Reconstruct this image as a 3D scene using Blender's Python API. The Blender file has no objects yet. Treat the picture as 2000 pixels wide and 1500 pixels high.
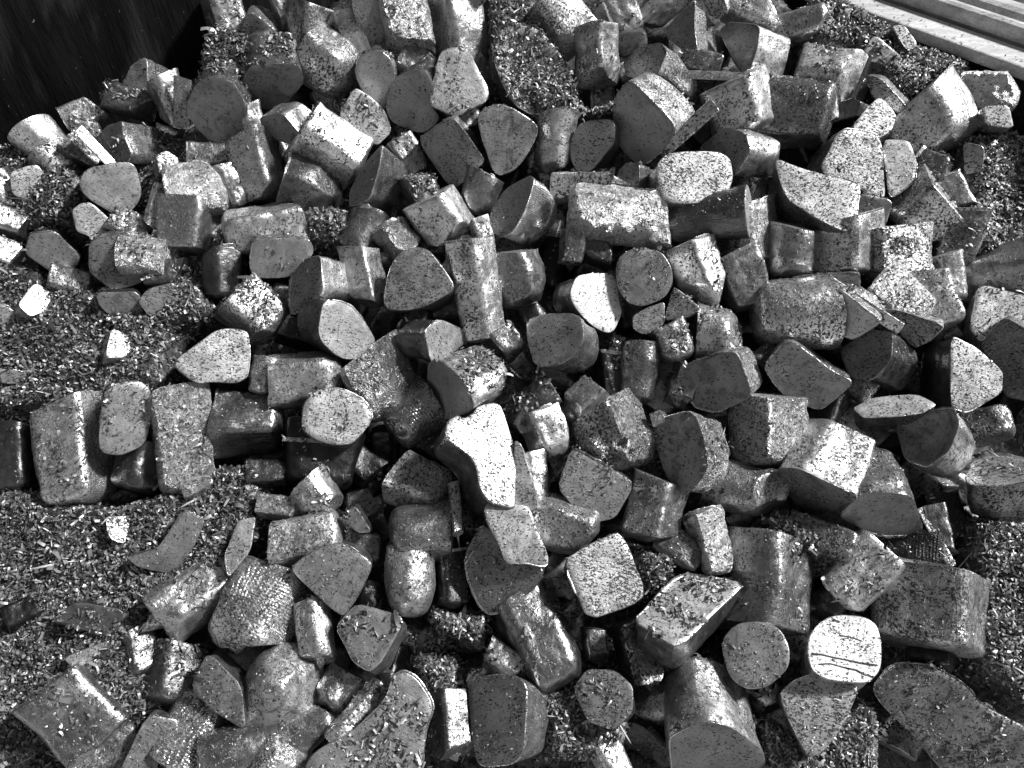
import bpy, math, random
import numpy as np
from mathutils import Vector, Matrix, noise
from mathutils.bvhtree import BVHTree

random.seed(7)
R = math.radians
scene = bpy.context.scene
COL = scene.collection

# ---------------------------------------------------------------- camera
PITCH = R(47)
CAM = Vector((0, 0, 1.5))
FPX = 1500.0                      # focal length in pixels of a 2000 px wide frame
cd = bpy.data.cameras.new('camera'); cd.sensor_width = 36; cd.lens = 36 * FPX / 2000
cd.clip_start = 0.02; cd.clip_end = 200
cam = bpy.data.objects.new('camera', cd); COL.objects.link(cam)
cam.location = CAM; cam.rotation_euler = (R(90) - PITCH, 0, 0)
cd.dof.use_dof = False
scene.camera = cam

# ---------------------------------------------------------------- sky and sun
SUN = Vector((0.70, 0.17, 0.69)).normalized()      # towards the sun
elev = math.asin(SUN.z); azim = math.atan2(SUN.x, SUN.y)
w = bpy.data.worlds.new('World'); scene.world = w; w.use_nodes = True
nt = w.node_tree; bg = nt.nodes['Background']
sky = nt.nodes.new('ShaderNodeTexSky'); sky.sky_type = 'NISHITA'; sky.sun_disc = False
sky.sun_elevation = elev; sky.sun_rotation = azim
bw = nt.nodes.new('ShaderNodeRGBToBW')             # the photograph is black and white
nt.links.new(sky.outputs[0], bw.inputs[0]); nt.links.new(bw.outputs[0], bg.inputs[0])
bg.inputs[1].default_value = 0.065
sl = bpy.data.lights.new('sun', 'SUN'); sl.energy = 5.0; sl.angle = R(7); sl.color = (1, 1, 1)
so = bpy.data.objects.new('sun', sl); COL.objects.link(so)
so.rotation_euler = SUN.to_track_quat('Z', 'Y').to_euler(); so.location = (3, 0, 6)
vs = scene.view_settings
vs.view_transform = 'Standard'; vs.look = 'None'; vs.exposure = 0.2; vs.gamma = 1.0; vs.use_curve_mapping = False

# ---------------------------------------------------------------- pixel helpers
cR = Vector((1, 0, 0)); cF = Vector((0, math.cos(PITCH), -math.sin(PITCH))); cU = Vector((0, math.sin(PITCH), math.cos(PITCH)))
ALPHA = R(18)
PN = (math.sin(ALPHA) * cU - math.cos(ALPHA) * cF).normalized()      # normal of the heap's slope
PC = CAM + 1.1 * cF
PX = 1.1 / FPX                                                       # metres per pixel at the middle of the heap
PT = PN.cross(cR).normalized()
if PT.y < 0: PT = -PT                                                # up the slope

def ray(x, y):
    return ((x - 1000) * cR - (y - 750) * cU + FPX * cF).normalized()
def at(x, y, h=0.0):
    d = ray(x, y); o = PC + PN * (h * PX)
    return CAM + d * ((o - CAM).dot(PN) / d.dot(PN))
def on_plane(x, y, o, n):
    d = ray(x, y); return CAM + d * ((o - CAM).dot(n) / d.dot(n))
def topx(P):
    v = P - CAM; z = v.dot(cF)
    return 1000 + FPX * v.dot(cR) / z, 750 - FPX * v.dot(cU) / z
def inpoly(x, y, poly):
    c = False; n = len(poly)
    for i in range(n):
        x1, y1 = poly[i]; x2, y2 = poly[i - 1]
        if (y1 > y) != (y2 > y) and x < (x2 - x1) * (y - y1) / (y2 - y1) + x1: c = not c
    return c

# ---------------------------------------------------------------- materials
def nodes(name):
    m = bpy.data.materials.new(name); m.use_nodes = True
    t = m.node_tree; b = t.nodes['Principled BSDF']
    return m, t, b
def N(t, kind, **kw):
    n = t.nodes.new(kind)
    for k, v in kw.items():
        if isinstance(k, str) and hasattr(n, k): setattr(n, k, v)
        else: n.inputs[k].default_value = v
    return n
def link(t, a, b): t.links.new(a, b)
def ramp(t, src, p0, c0, p1, c1):
    r = t.nodes.new('ShaderNodeMapRange'); r.clamp = True
    r.inputs[1].default_value = p0; r.inputs[2].default_value = p1
    r.inputs[3].default_value = c0; r.inputs[4].default_value = c1
    link(t, src, r.inputs[0]); return r.outputs[0]
def math_(t, op, a, b):
    n = t.nodes.new('ShaderNodeMath'); n.operation = op
    for i, s in enumerate((a, b)):
        if isinstance(s, (int, float)): n.inputs[i].default_value = s
        else: link(t, s, n.inputs[i])
    return n.outputs[0]

def coords(t, scale=(1, 1, 1)):
    tc = t.nodes.new('ShaderNodeTexCoord'); oi = t.nodes.new('ShaderNodeObjectInfo')
    mu = t.nodes.new('ShaderNodeVectorMath'); mu.operation = 'ADD'
    sc = t.nodes.new('ShaderNodeMath'); sc.operation = 'MULTIPLY'; sc.inputs[1].default_value = 7.0
    link(t, oi.outputs['Random'], sc.inputs[0])
    link(t, tc.outputs['Object'], mu.inputs[0]); link(t, sc.outputs[0], mu.inputs[1])
    mp = t.nodes.new('ShaderNodeMapping'); mp.inputs['Scale'].default_value = scale
    link(t, mu.outputs[0], mp.inputs[0])
    return mu.outputs[0], mp.outputs[0], oi
def noise_(t, vec, scale, detail=3, rough=0.55, dist=0.0):
    n = t.nodes.new('ShaderNodeTexNoise'); n.inputs['Scale'].default_value = scale
    n.inputs['Detail'].default_value = detail; n.inputs['Roughness'].default_value = rough
    n.inputs['Distortion'].default_value = dist
    link(t, vec, n.inputs['Vector']); return n.outputs['Fac']

def metal(name, tone, rough, kind='cast', fleck=0.5, metallic=0.85, bump=1.0):
    m, t, b = nodes(name)
    v, vs_, oi = coords(t, (1, 1, 1))
    big = noise_(t, v, 22, 3); mid = noise_(t, v, 90, 4, 0.6)
    # tone with soft oxide patches
    tone_v = math_(t, 'MULTIPLY', ramp(t, big, 0.3, 0.72, 0.7, 1.12), tone)
    tone_v = math_(t, 'MULTIPLY', tone_v, ramp(t, mid, 0.3, 0.85, 0.7, 1.1))
    rnd = ramp(t, oi.outputs['Random'], 0, 0.88, 1, 1.1)
    tone_v = math_(t, 'MULTIPLY', tone_v, rnd)
    # oily stains and drag scratches, different on every piece
    ra = math_(t, 'FRACT', math_(t, 'MULTIPLY', oi.outputs['Random'], 91.3), 0)
    st = noise_(t, v, 38, 4, 0.65, 0.8)
    stain = math_(t, 'MULTIPLY', ramp(t, st, 0.53, 0, 0.6, 1), ramp(t, ra, 0.3, 0, 0.95, 0.4))
    tone_v = math_(t, 'MULTIPLY', tone_v, math_(t, 'SUBTRACT', 1.0, stain))
    mps = t.nodes.new('ShaderNodeMapping'); mps.inputs['Scale'].default_value = (420, 30, 55); mps.inputs['Rotation'].default_value = (0.3, 0.2, 0.9)
    link(t, v, mps.inputs[0])
    scr = ramp(t, noise_(t, mps.outputs[0], 1.0, 2, 0.5), 0.64, 0, 0.7, 1)
    tone_v = math_(t, 'MULTIPLY', tone_v, math_(t, 'ADD', 1.0, math_(t, 'MULTIPLY', scr, 0.25 if kind != 'cut' else -0.3)))
    grain = noise_(t, v, 520, 2, 0.6)
    tone_v = math_(t, 'MULTIPLY', tone_v, ramp(t, grain, 0.3, 0.84, 0.7, 1.1))
    # dark grit lying in the surface
    mp = t.nodes.new('ShaderNodeMapping'); mp.inputs['Scale'].default_value = (1.0, 1.7, 1.2); mp.inputs['Rotation'].default_value = (0.5, 0.7, 0.6)
    link(t, v, mp.inputs[0])
    f1 = noise_(t, mp.outputs[0], 250, 3.0, 0.6, 0.8)
    f2 = noise_(t, v, 34, 2)
    th = ramp(t, f2, 0.3, 0.69 - 0.1 * fleck, 0.7, 0.59 - 0.1 * fleck)
    rb = math_(t, 'FRACT', math_(t, 'MULTIPLY', oi.outputs['Random'], 37.7), 0)
    th = math_(t, 'ADD', th, ramp(t, rb, 0, -0.035, 1, 0.05))
    d = math_(t, 'SUBTRACT', f1, th)
    mask = ramp(t, d, 0.0, 0.0, 0.035, 1.0)
    inv = math_(t, 'SUBTRACT', 1.0, math_(t, 'MULTIPLY', mask, 0.9))
    colv = math_(t, 'MULTIPLY', tone_v, inv)
    comb = t.nodes.new('ShaderNodeCombineColor')
    for i in range(3): link(t, colv, comb.inputs[i])
    link(t, comb.outputs[0], b.inputs['Base Color'])
    link(t, math_(t, 'MULTIPLY', inv, metallic), b.inputs['Metallic'])
    rv = math_(t, 'ADD', math_(t, 'ADD', ramp(t, ra, 0, -0.05, 1, 0.07), math_(t, 'MULTIPLY', scr, -0.1)), 0)
    rv = math_(t, 'ADD', rv, ramp(t, mid, 0.25, rough - 0.08, 0.75, rough + 0.12))
    rv = math_(t, 'ADD', rv, math_(t, 'MULTIPLY', mask, 0.3))
    link(t, rv, b.inputs['Roughness'])
    # relief
    hgt = math_(t, 'ADD', math_(t, 'MULTIPLY', noise_(t, v, 420, 3, 0.6), 0.0002), math_(t, 'MULTIPLY', noise_(t, v, 120, 3, 0.6), 0.0010))
    hgt = math_(t, 'ADD', hgt, math_(t, 'MULTIPLY', noise_(t, v, 45, 2, 0.5), 0.0012))
    if kind == 'cut':
        mp2 = t.nodes.new('ShaderNodeMapping'); mp2.inputs['Scale'].default_value = (28, 900, 28); mp2.inputs['Rotation'].default_value = (0, 0, 0.3)
        link(t, v, mp2.inputs[0])
        saw = noise_(t, mp2.outputs[0], 1.0, 2, 0.5, 0.15)
        hgt = math_(t, 'ADD', math_(t, 'MULTIPLY', noise_(t, v, 260, 3, 0.6), 0.0003), math_(t, 'MULTIPLY', saw, 0.00022))
    if kind == 'knurl':
        mp3 = t.nodes.new('ShaderNodeMapping'); mp3.inputs['Rotation'].default_value = (0, 0, 0); mp3.inputs['Scale'].default_value = (1, 1, 1)
        nz = t.nodes.new('ShaderNodeTexNoise'); nz.inputs['Scale'].default_value = 30
        link(t, v, nz.inputs['Vector'])
        mixv = t.nodes.new('ShaderNodeVectorMath'); mixv.operation = 'SCALE'; mixv.inputs['Scale'].default_value = 0.006
        link(t, nz.outputs['Color'], mixv.inputs[0])
        ad = t.nodes.new('ShaderNodeVectorMath'); ad.operation = 'ADD'
        link(t, v, ad.inputs[0]); link(t, mixv.outputs[0], ad.inputs[1]); link(t, ad.outputs[0], mp3.inputs[0])
        sx = t.nodes.new('ShaderNodeSeparateXYZ'); link(t, mp3.outputs[0], sx.inputs[0])
        k = 2 * math.pi / 0.0040
        s1 = math_(t, 'SINE', math_(t, 'MULTIPLY', math_(t, 'ADD', sx.outputs[0], sx.outputs[1]), k), 0)
        s2 = math_(t, 'SINE', math_(t, 'MULTIPLY', sx.outputs[2], k), 0)
        kk = math_(t, 'MULTIPLY', math_(t, 'MAXIMUM', s1, s2), ramp(t, f2, 0.38, 0.0, 0.6, 0.00075))
        hgt = math_(t, 'ADD', hgt, kk)
    if kind == 'wrinkle':
        wv = noise_(t, v, 75, 5, 0.62, 1.6)
        rid = math_(t, 'ABSOLUTE', math_(t, 'SUBTRACT', wv, 0.5), 0)
        hgt = math_(t, 'ADD', hgt, math_(t, 'MULTIPLY', rid, 0.016))
    if kind == 'streak':
        mp4 = t.nodes.new('ShaderNodeMapping'); mp4.inputs['Scale'].default_value = (240, 240, 14)
        link(t, v, mp4.inputs[0])
        hgt = math_(t, 'ADD', hgt, math_(t, 'MULTIPLY', noise_(t, mp4.outputs[0], 1.0, 3, 0.6, 0.4), 0.0016))
    hgt = math_(t, 'ADD', hgt, math_(t, 'MULTIPLY', mask, 0.0004))
    bp = t.nodes.new('ShaderNodeBump'); bp.inputs['Strength'].default_value = bump; bp.inputs['Distance'].default_value = 1.0
    link(t, hgt, bp.inputs['Height']); link(t, bp.outputs[0], b.inputs['Normal'])
    return m

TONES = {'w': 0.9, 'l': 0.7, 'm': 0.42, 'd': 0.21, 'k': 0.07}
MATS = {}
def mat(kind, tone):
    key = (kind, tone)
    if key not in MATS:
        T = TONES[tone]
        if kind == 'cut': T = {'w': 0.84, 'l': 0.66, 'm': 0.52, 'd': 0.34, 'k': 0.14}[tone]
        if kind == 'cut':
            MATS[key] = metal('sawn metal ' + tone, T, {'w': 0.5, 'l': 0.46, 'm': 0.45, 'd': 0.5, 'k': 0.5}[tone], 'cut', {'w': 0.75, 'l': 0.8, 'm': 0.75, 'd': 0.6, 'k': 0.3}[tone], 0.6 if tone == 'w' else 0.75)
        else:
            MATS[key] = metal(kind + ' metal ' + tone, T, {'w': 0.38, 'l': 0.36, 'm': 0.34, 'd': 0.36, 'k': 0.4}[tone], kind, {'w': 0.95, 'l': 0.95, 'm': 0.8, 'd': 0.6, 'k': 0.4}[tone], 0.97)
    return MATS[key]

# ---------------------------------------------------------------- objects
def mesh_obj(name, verts, faces, material, parent=None, smooth=True):
    me = bpy.data.meshes.new(name); me.from_pydata(verts, [], faces); me.validate()
    if smooth: me.polygons.foreach_set('use_smooth', [True] * len(me.polygons))
    me.materials.append(material); me.update()
    o = bpy.data.objects.new(name, me); COL.objects.link(o)
    if parent: o.parent = parent
    return o
def tag(o, label=None, cat=None, group=None, kind=None):
    if label: o['label'] = label
    if cat: o['category'] = cat
    if group: o['group'] = group
    if kind: o['kind'] = kind
    return o

def chaikin(p, it=2, r=0.25):
    for _ in range(it):
        q = []
        for i in range(len(p)):
            a = p[i]; b = p[(i + 1) % len(p)]
            q.append((a[0] * (1 - r) + b[0] * r, a[1] * (1 - r) + b[1] * r))
            q.append((a[0] * r + b[0] * (1 - r), a[1] * r + b[1] * (1 - r)))
        p = q
    return p
def resample(p, n):
    L = [0]
    for i in range(len(p)):
        a = p[i]; b = p[(i + 1) % len(p)]; L.append(L[-1] + math.hypot(a[0] - b[0], a[1] - b[1]))
    out = []; j = 0
    for k in range(n):
        s = L[-1] * k / n
        while L[j + 1] < s: j += 1
        f = (s - L[j]) / max(1e-9, L[j + 1] - L[j]); a = p[j % len(p)]; b = p[(j + 1) % len(p)]
        out.append((a[0] + (b[0] - a[0]) * f, a[1] + (b[1] - a[1]) * f))
    return out
def area(p):
    return 0.5 * sum(p[i][0] * p[(i + 1) % len(p)][1] - p[(i + 1) % len(p)][0] * p[i][1] for i in range(len(p)))

def ringmesh(rings, cap0=None, cap1=None):
    verts = []; faces = []; n = len(rings[0])
    for r in rings: verts += r
    for k in range(len(rings) - 1):
        for i in range(n):
            a = k * n + i; b = k * n + (i + 1) % n
            faces.append((a, b, b + n, a + n))
    if cap0: verts.append(cap0); c = len(verts) - 1; faces += [(c, (i + 1) % n, i) for i in range(n)]
    if cap1: verts.append(cap1); c = len(verts) - 1; o = (len(rings) - 1) * n; faces += [(c, o + i, o + (i + 1) % n) for i in range(n)]
    return verts, faces

GROUP = 'scrap metal slugs heaped in the bin'
ALL = []          # meshes chips can lie on
SLUGS = []
def build_slug(label, M, prof, L, dome, ftone, btone, bk='cast', cc=0.0, burr=None, rough=1.0, ch=0, name='metal_slug', cat='metal slug', group=GROUP, fk='cut', slant=(0, 0), facets=0):
    """M: frame with origin at the cut face, +Z out of it. prof: outline (metres). L: length back from the face."""
    seed = random.uniform(0, 500)
    n = 64
    if area(prof) < 0: prof = prof[::-1]
    p = resample(prof, n)
    cx = sum(a[0] for a in p) / n; cy = sum(a[1] for a in p) / n
    size = math.sqrt(abs(area(p)))
    root = bpy.data.objects.new(name, None); COL.objects.link(root)
    B = M @ Matrix.Translation((cx, cy, -L)); root.matrix_world = B
    root.empty_display_size = 0.02
    tag(root, label, cat, group)
    p = [(a[0] - cx, a[1] - cy) for a in p]
    ch_ = 0.012 * size; tap = random.uniform(0.02, 0.13)
    dl = min(0.85 * L, dome * size)
    Z = [0.0, -ch_ * 0.5, -ch_]; S = [0.978, 0.992, 1.0]; Q = [0, 0, 0]
    body = max(0.0, L - dl - ch_)
    nb = max(3, int(body / (0.07 * size)))
    for k in range(1, nb + 1):
        Z.append(-ch_ - body * k / nb); S.append(1.0 - tap * k / nb); Q.append(0)
    nd = 10
    ex = random.uniform(2.4, 4.2)
    for k in range(1, nd):
        a = math.pi / 2 * k / nd
        t_ = math.sin(a) ** (2 / ex); s_ = math.cos(a) ** (2 / ex)
        Z.append(-ch_ - body - dl * t_); S.append((1 - tap) * s_); Q.append(min(0.45, 0.6 * k / nd))
    rad = size * 0.56
    amp = 0.034 * size * rough
    # flats knocked or sheared off the casting
    cuts = []
    for _ in range(max(0, random.choice((1, 2, 2, 3, 3)) + facets)):
        th_ = random.uniform(0, 6.283); ph = random.uniform(-1.25, 0.1)
        nv = Vector((math.cos(th_) * math.cos(ph), math.sin(th_) * math.cos(ph), math.sin(ph)))
        sup = max(nv.x * a[0] + nv.y * a[1] for a in p) + nv.z * (-L * 0.5)
        lo = max(nv.x * a[0] + nv.y * a[1] for a in p) * (0.97 if ph > -0.25 else 0.9) + max(0, -nv.z) * L * random.uniform(0.58, 0.82)
        cuts.append((nv, lo))
    wr = 0.035 * size if bk == 'wrinkle' else 0.0
    def disp(x, y, z, zt):
        P = Vector((x, y, z)); q = Vector((seed, seed * 0.37, 1.3))
        d = noise.noise(P * (1.6 / size) + q) * amp * 1.8 + noise.noise(P * (5 / size) + q) * amp * 0.6 + noise.noise(P * (13 / size) + q) * amp * 0.22
        if wr: d -= wr * (1 - abs(noise.noise(P * (3.6 / size) + q * 2)) * 3) * 0.5 * zt
        return d
    rings = []
    bend = (noise.noise(Vector((seed, 0, 0))) * 0.05 * size, noise.noise(Vector((0, seed, 0))) * 0.05 * size)
    for k, (z, s, q) in enumerate(zip(Z, S, Q)):
        zt = min(1.0, -z / (0.2 * size)); r = []
        for i in range(n):
            x, y = p[i]; rr = math.hypot(x, y) + 1e-9
            cxx, cyy = x / rr * rad, y / rr * rad
            X = ((1 - q) * x + q * cxx) * s; Y = ((1 - q) * y + q * cyy) * s
            d = disp(X, Y, z, zt) * (0.25 + 0.75 * zt) * min(1, s * 2)
            X += x / rr * d + bend[0] * (z / L) ** 2; Y += y / rr * d + bend[1] * (z / L) ** 2
            zz = z + L + (slant[0] * X + slant[1] * Y) * max(0.0, 1 + z / (0.8 * L))
            q3 = Vector((X, Y, z))
            if k > 2:
                for nv, lo in cuts:
                    e_ = q3.dot(nv) - lo
                    if e_ > 0: q3 -= nv * (e_ * 0.94)
            zz += q3.z - z; X, Y = q3.x, q3.y
            r.append((X, Y, zz + (disp(X + 9, Y, z, zt) * 0.8 if q > 0.3 else 0)))
        rings.append(r)
    tip = (bend[0], bend[1], L + Z[-1] - 0.004 * size)
    verts, faces = ringmesh([r[::-1] for r in rings], None, tip)
    bo = mesh_obj('body', verts, faces, mat(bk, btone), root)
    bo.data.set_sharp_from_angle(angle=R(38)); ALL.append(bo)
    # the cut face
    fr = []
    for s, kz in ((0.978, 0), (0.955, 0.004), (0.8, 0.004), (0.6, 0.004), (0.4, 0.004), (0.2, 0.004)):
        r = []
        for i in range(n):
            x, y, _ = rings[0][i]; x *= s / 0.978; y *= s / 0.978
            z = L + slant[0] * x + slant[1] * y + kz * size + (noise.noise(Vector((x, y, seed)) * (2.5 / size)) * 0.012 * size if kz else 0)
            if cc and s < 0.95:
                z -= cc * PX * (1 - (s / 0.95) ** 3) * (1 + 0.25 * noise.noise(Vector((x, y, seed)) * (4 / size)))
            r.append((x, y, z))
        fr.append(r)
    verts, faces = ringmesh(fr, None, (0, 0, L + 0.004 * size - cc * PX))
    fo = mesh_obj('cut_face', verts, faces, mat(fk, ftone), root); ALL.append(fo)
    # torn lip of metal left along part of the saw cut
    if burr is None and random.random() < 0.6:
        burr = (random.random(), random.uniform(0.12, 0.5), random.uniform(3, 9.5))
    if burr:
        a0, ln, hh = burr; k = int(n * ln); i0 = int(n * a0); hh *= PX
        vs_, fs = [], []
        for j in range(k + 1):
            x, y, _ = rings[1][(i0 + j) % n]; rr = math.hypot(x, y); ux, uy = x / rr, y / rr
            e = math.sin(math.pi * j / k) ** 0.5 if 0 < j < k else 0.0
            o = hh * e * (0.55 + 0.9 * abs(noise.noise(Vector((j * 0.6, seed, 2)))))
            th = 0.0009
            vs_ += [(x - ux * th, y - uy * th, L - th + slant[0] * x + slant[1] * y), (x + ux * o * 0.7, y + uy * o * 0.7, L + o * 0.5 + 0.0002 + slant[0] * x + slant[1] * y),
                    (x + ux * o * 0.7, y + uy * o * 0.7, L + o * 0.5 - 0.0006 + slant[0] * x + slant[1] * y), (x - ux * th * .5, y - uy * th * .5, L - 0.004 + slant[0] * x + slant[1] * y)]
            if j:
                a = 4 * (j - 1); b = 4 * j
                fs += [(a, b, b + 1, a + 1), (a + 1, b + 1, b + 2, a + 2), (a + 2, b + 2, b + 3, a + 3)]
        mesh_obj('burr', vs_, fs, mat('cast', 'l'), root)
    SLUGS.append((root, bo, fo, ch))
    return root

def viewbasis(x, y):
    d = ray(x, y); e1 = (cR - d * cR.dot(d)).normalized(); e2 = (cU - d * cU.dot(d)).normalized(); e2 = (e2 - e1 * e2.dot(e1)).normalized()
    return d, e1, e2

def F(label, poly, ex, ey, tones='ml', L=110, h=0, rnd=2, **kw):
    """A slug whose sawn face is seen: outline of the face, and the way its body runs back from it."""
    pts = [tuple(float(v) for v in s.split(',')) for s in poly.split()]
    x = sum(p[0] for p in pts) / len(pts); y = sum(p[1] for p in pts) / len(pts)
    P = at(x, y, h); d, e1, e2 = viewbasis(x, y)
    k = (P - CAM).length / FPX
    fx, fy = ex / L, ey / L; m = math.hypot(fx, fy)
    if m > 0.88: fx *= 0.88 / m; fy *= 0.88 / m; m = 0.88
    a = (fx * e1 - fy * e2 + math.sqrt(1 - m * m) * d).normalized()
    Zx = -a; X = (e1 - Zx * e1.dot(Zx)).normalized(); Y = Zx.cross(X)
    M = Matrix((X, Y, Zx)).transposed().to_4x4(); M.translation = P
    Mi = M.inverted()
    pr = []
    for (px, py) in pts:
        q = Mi @ on_plane(px, py, P, Zx); pr.append((q.x, q.y))
    gx = sum(u for u, v in pr) / len(pr); gy = sum(v for u, v in pr) / len(pr)
    pr = [(gx + (u - gx) * 1.05, gy + (v - gy) * 1.05) for u, v in pr]
    pr = chaikin(pr, rnd, 0.2 if len(pr) > 7 else 0.13)
    a_rot = random.uniform(-0.6, 0.6)
    build = Matrix.Rotation(a_rot, 4, 'Z'); c, s = math.cos(-a_rot), math.sin(-a_rot)
    pr = [(c * u - s * v, s * u + c * v) for u, v in pr]
    kw.setdefault('dome', 0.25)
    return build_slug(label, M @ build, pr, L * k, kw.pop('dome'), tones[0], tones[1], **kw)

PROF = {
    'sq': [(-1, -0.85), (1, -0.9), (0.9, 0.85), (-0.85, 0.95)],
    'rd': [(math.cos(a * math.pi / 6), math.sin(a * math.pi / 6)) for a in range(12)],
    'tri': [(-1, -0.7), (1, -0.75), (0.35, 0.95), (-0.3, 0.95)],
    'pent': [(-0.75, -0.9), (0.75, -0.9), (1, 0.2), (0.1, 1), (-0.95, 0.3)],
    'flat': [(-1, -0.45), (1, -0.45), (0.95, 0.5), (-0.95, 0.45)],
    'plate': [(-1, -0.16), (1, -0.16), (1, 0.16), (-1, 0.16)],
}
def B(label, x0, y0, x1, y1, wd, tones='ml', tilt=8, roll=20, sh='sq', h=0, **kw):
    """A slug seen from the side: sawn end at p0, rounded end at p1, wd pixels wide; tilt > 0 brings p1 nearer."""
    x = (x0 + x1) / 2; y = (y0 + y1) / 2; wd *= 1.13
    x0, x1, y0, y1 = x + (x0 - x) * 1.1, x + (x1 - x) * 1.1, y + (y0 - y) * 1.1, y + (y1 - y) * 1.1
    P = at(x, y, h - wd * 0.40); d, e1, e2 = viewbasis(x, y)
    k = (P - CAM).length / FPX
    dx, dy = x1 - x0, y1 - y0; l = math.hypot(dx, dy); dx /= l; dy /= l
    ct, st = math.cos(R(tilt)), math.sin(R(tilt))
    a = (ct * (dx * e1 - dy * e2) - st * d).normalized()
    Lm = l * k / ct
    Zx = -a; X = (e1 * dy + e2 * dx); X = (X - Zx * X.dot(Zx)).normalized(); Y = Zx.cross(X)
    if Y.dot(d) > 0: X, Y = -X, -Y
    pr = [(u * random.uniform(0.82, 1.08), v * random.uniform(0.82, 1.08)) for u, v in PROF[sh]] if sh != 'rd' else PROF[sh]
    c, s = math.cos(R(roll)), math.sin(R(roll))
    pr = chaikin(pr, 2, random.uniform(0.07, 0.14) if sh != 'rd' else 0.25)
    pr = [(c * u - s * v, s * u + c * v) for u, v in pr]
    W = max(u for u, v in pr) - min(u for u, v in pr)
    f = wd * k / W
    pr = [(u * f, v * f) for u, v in pr]
    M = Matrix((X, Y, Zx)).transposed().to_4x4(); M.translation = P - a * Lm / 2
    kw.setdefault('dome', 0.26); kw.setdefault('slant', (random.uniform(-.28, .28), random.uniform(-.28, .28)))
    return build_slug(label, M, pr, Lm, kw.pop('dome'), tones[0], tones[1], **kw)

def dent(root, x, y, rx, ry, ang, depth):
    """push a hollow into a slug where it is seen at (x, y)"""
    bpy.context.view_layer.update()
    bo = [c for c in root.children if c.name.startswith('body')][0]
    mw = bo.matrix_world; mi = mw.inverted(); c, s = math.cos(R(ang)), math.sin(R(ang))
    nm = mw.to_3x3()
    for v in bo.data.vertices:
        P = mw @ v.co; d = (P - CAM).normalized()
        if (nm @ v.normal).dot(d) > 0.1: continue
        u, w_ = topx(P); u -= x; w_ -= y; a, b_ = (c * u + s * w_) / rx, (-s * u + c * w_) / ry
        q = math.hypot(a, b_)
        if q < 1.0:
            v.co = mi @ (P + d * depth * PX * (1 - q ** 4))
    bo.data.update()

def groove(root, pts, wd):
    """a dark saw groove across the cut face, following the picture points"""
    bpy.context.view_layer.update()
    fo = [c for c in root.children if c.name.startswith('cut_face')][0]
    mw = fo.matrix_world; zc = max(v.co.z for v in fo.data.vertices); o_ = mw @ Vector((0, 0, zc + 0.0003)); n_ = (mw.to_3x3() @ Vector((0, 0, 1))).normalized()
    P = [on_plane(x, y, o_, n_) for x, y in pts]; mi = root.matrix_world.inverted(); vs_, fs = [], []
    for i, p in enumerate(P):
        d = (P[min(i + 1, len(P) - 1)] - P[max(i - 1, 0)]).normalized(); sd = n_.cross(d) * (wd * PX * random.uniform(0.3, 0.7))
        vs_ += [mi @ (p + sd), mi @ (p - sd), mi @ (p - sd - n_ * 0.002), mi @ (p + sd - n_ * 0.002)]
        if i:
            a = 4 * i - 4; b = 4 * i; fs += [(a + q, a + (q + 1) % 4, b + (q + 1) % 4, b + q) for q in range(4)]
    mesh_obj('saw_groove', vs_, fs, mat('cast', 'k'), root, smooth=False)
# ---------------------------------------------------------------- the slugs, from the back of the heap to the front
# F(label, outline of the sawn face, ex, ey, tones...)   B(label, sawn end, rounded end, width, tones...)
F('dark peaked slug on the crest of the heap against the black wall', '239,168 256,128 281,112 287,120 288,174 262,180', 58, 28, 'ml', L=100, h=5)
B('small bright block lying alone at the left foot of the black wall', 140, 232, 203, 204, 42, 'lw', h=0, tilt=0)
B('dark slug under a cap of shavings, just left of the peaked crest slug', 220, 190, 290, 208, 46, 'dd', h=0, ch=2)
B('small upright light slug below the peaked crest slug', 328, 165, 345, 236, 52, 'll', h=5)
F('large black face with shavings on its upper right shoulder, upper left', '363,216 381,166 408,150 455,160 480,205 475,268 433,284 392,258', 30, -42, 'dm', L=110, h=30, ch=2)
B('light stub poking up at the left top corner of the heap', 440, 12, 455, 100, 58, 'ml', h=-25, ch=2)
F('notched grey face beside the top left skyline of the heap', '482,24 497,27 540,62 542,92 495,110 470,72', 15, -22, 'ml', L=80, h=-10)
B('short rounded slug at the very top, right of the notched grey face', 553, -10, 568, 50, 46, 'ml', h=-5)
B('leaning pale slug with soft dark side near the top left', 612, 22, 598, 100, 74, 'll', h=-5, roll=35)
F('smooth dark grey hexagonal face under a drift of shavings, upper left', '473,160 495,127 582,126 592,162 550,212 512,212', 4, -70, 'dm', L=110, h=15, ch=2)
B('fat rounded speckled slug left of the two dark faces near the top', 612, 100, 682, 148, 104, 'll', h=25, tilt=25, sh='pent', dome=0.6)
B('pale torn slug behind the fat rounded slug near the top', 682, 45, 705, 125, 58, 'll', h=0)
F('smooth dark tongue-shaped face hanging from the top edge', '688,0 700,-25 752,-15 753,55 748,83 728,87 711,66 692,30', -25, -20, 'dm', L=100, h=30)
B('bright slug with a torn lower end, right of the dark tongue-shaped face', 778, -15, 803, 96, 92, 'lw', h=30, bk='wrinkle', dome=0.2, roll=10)
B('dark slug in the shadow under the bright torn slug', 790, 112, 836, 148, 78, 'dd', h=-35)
B('light slug with dark left flank above the pear-shaped pale disc', 888, -5, 908, 118, 88, 'll', h=5, roll=40)
F('dark rounded face cut by the top edge near the middle', '893,-18 950,-22 948,6 915,20 898,10', 10, -25, 'dm', L=90, h=25)
F('smooth pale pear-shaped disc, largest pear face at the top of the heap', '861,103 885,94 914,97 928,128 953,176 948,196 918,211 889,226 844,206 840,192 850,149', -12, 30, 'll', L=110, h=42, burr=(0, .1, 1))
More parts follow.
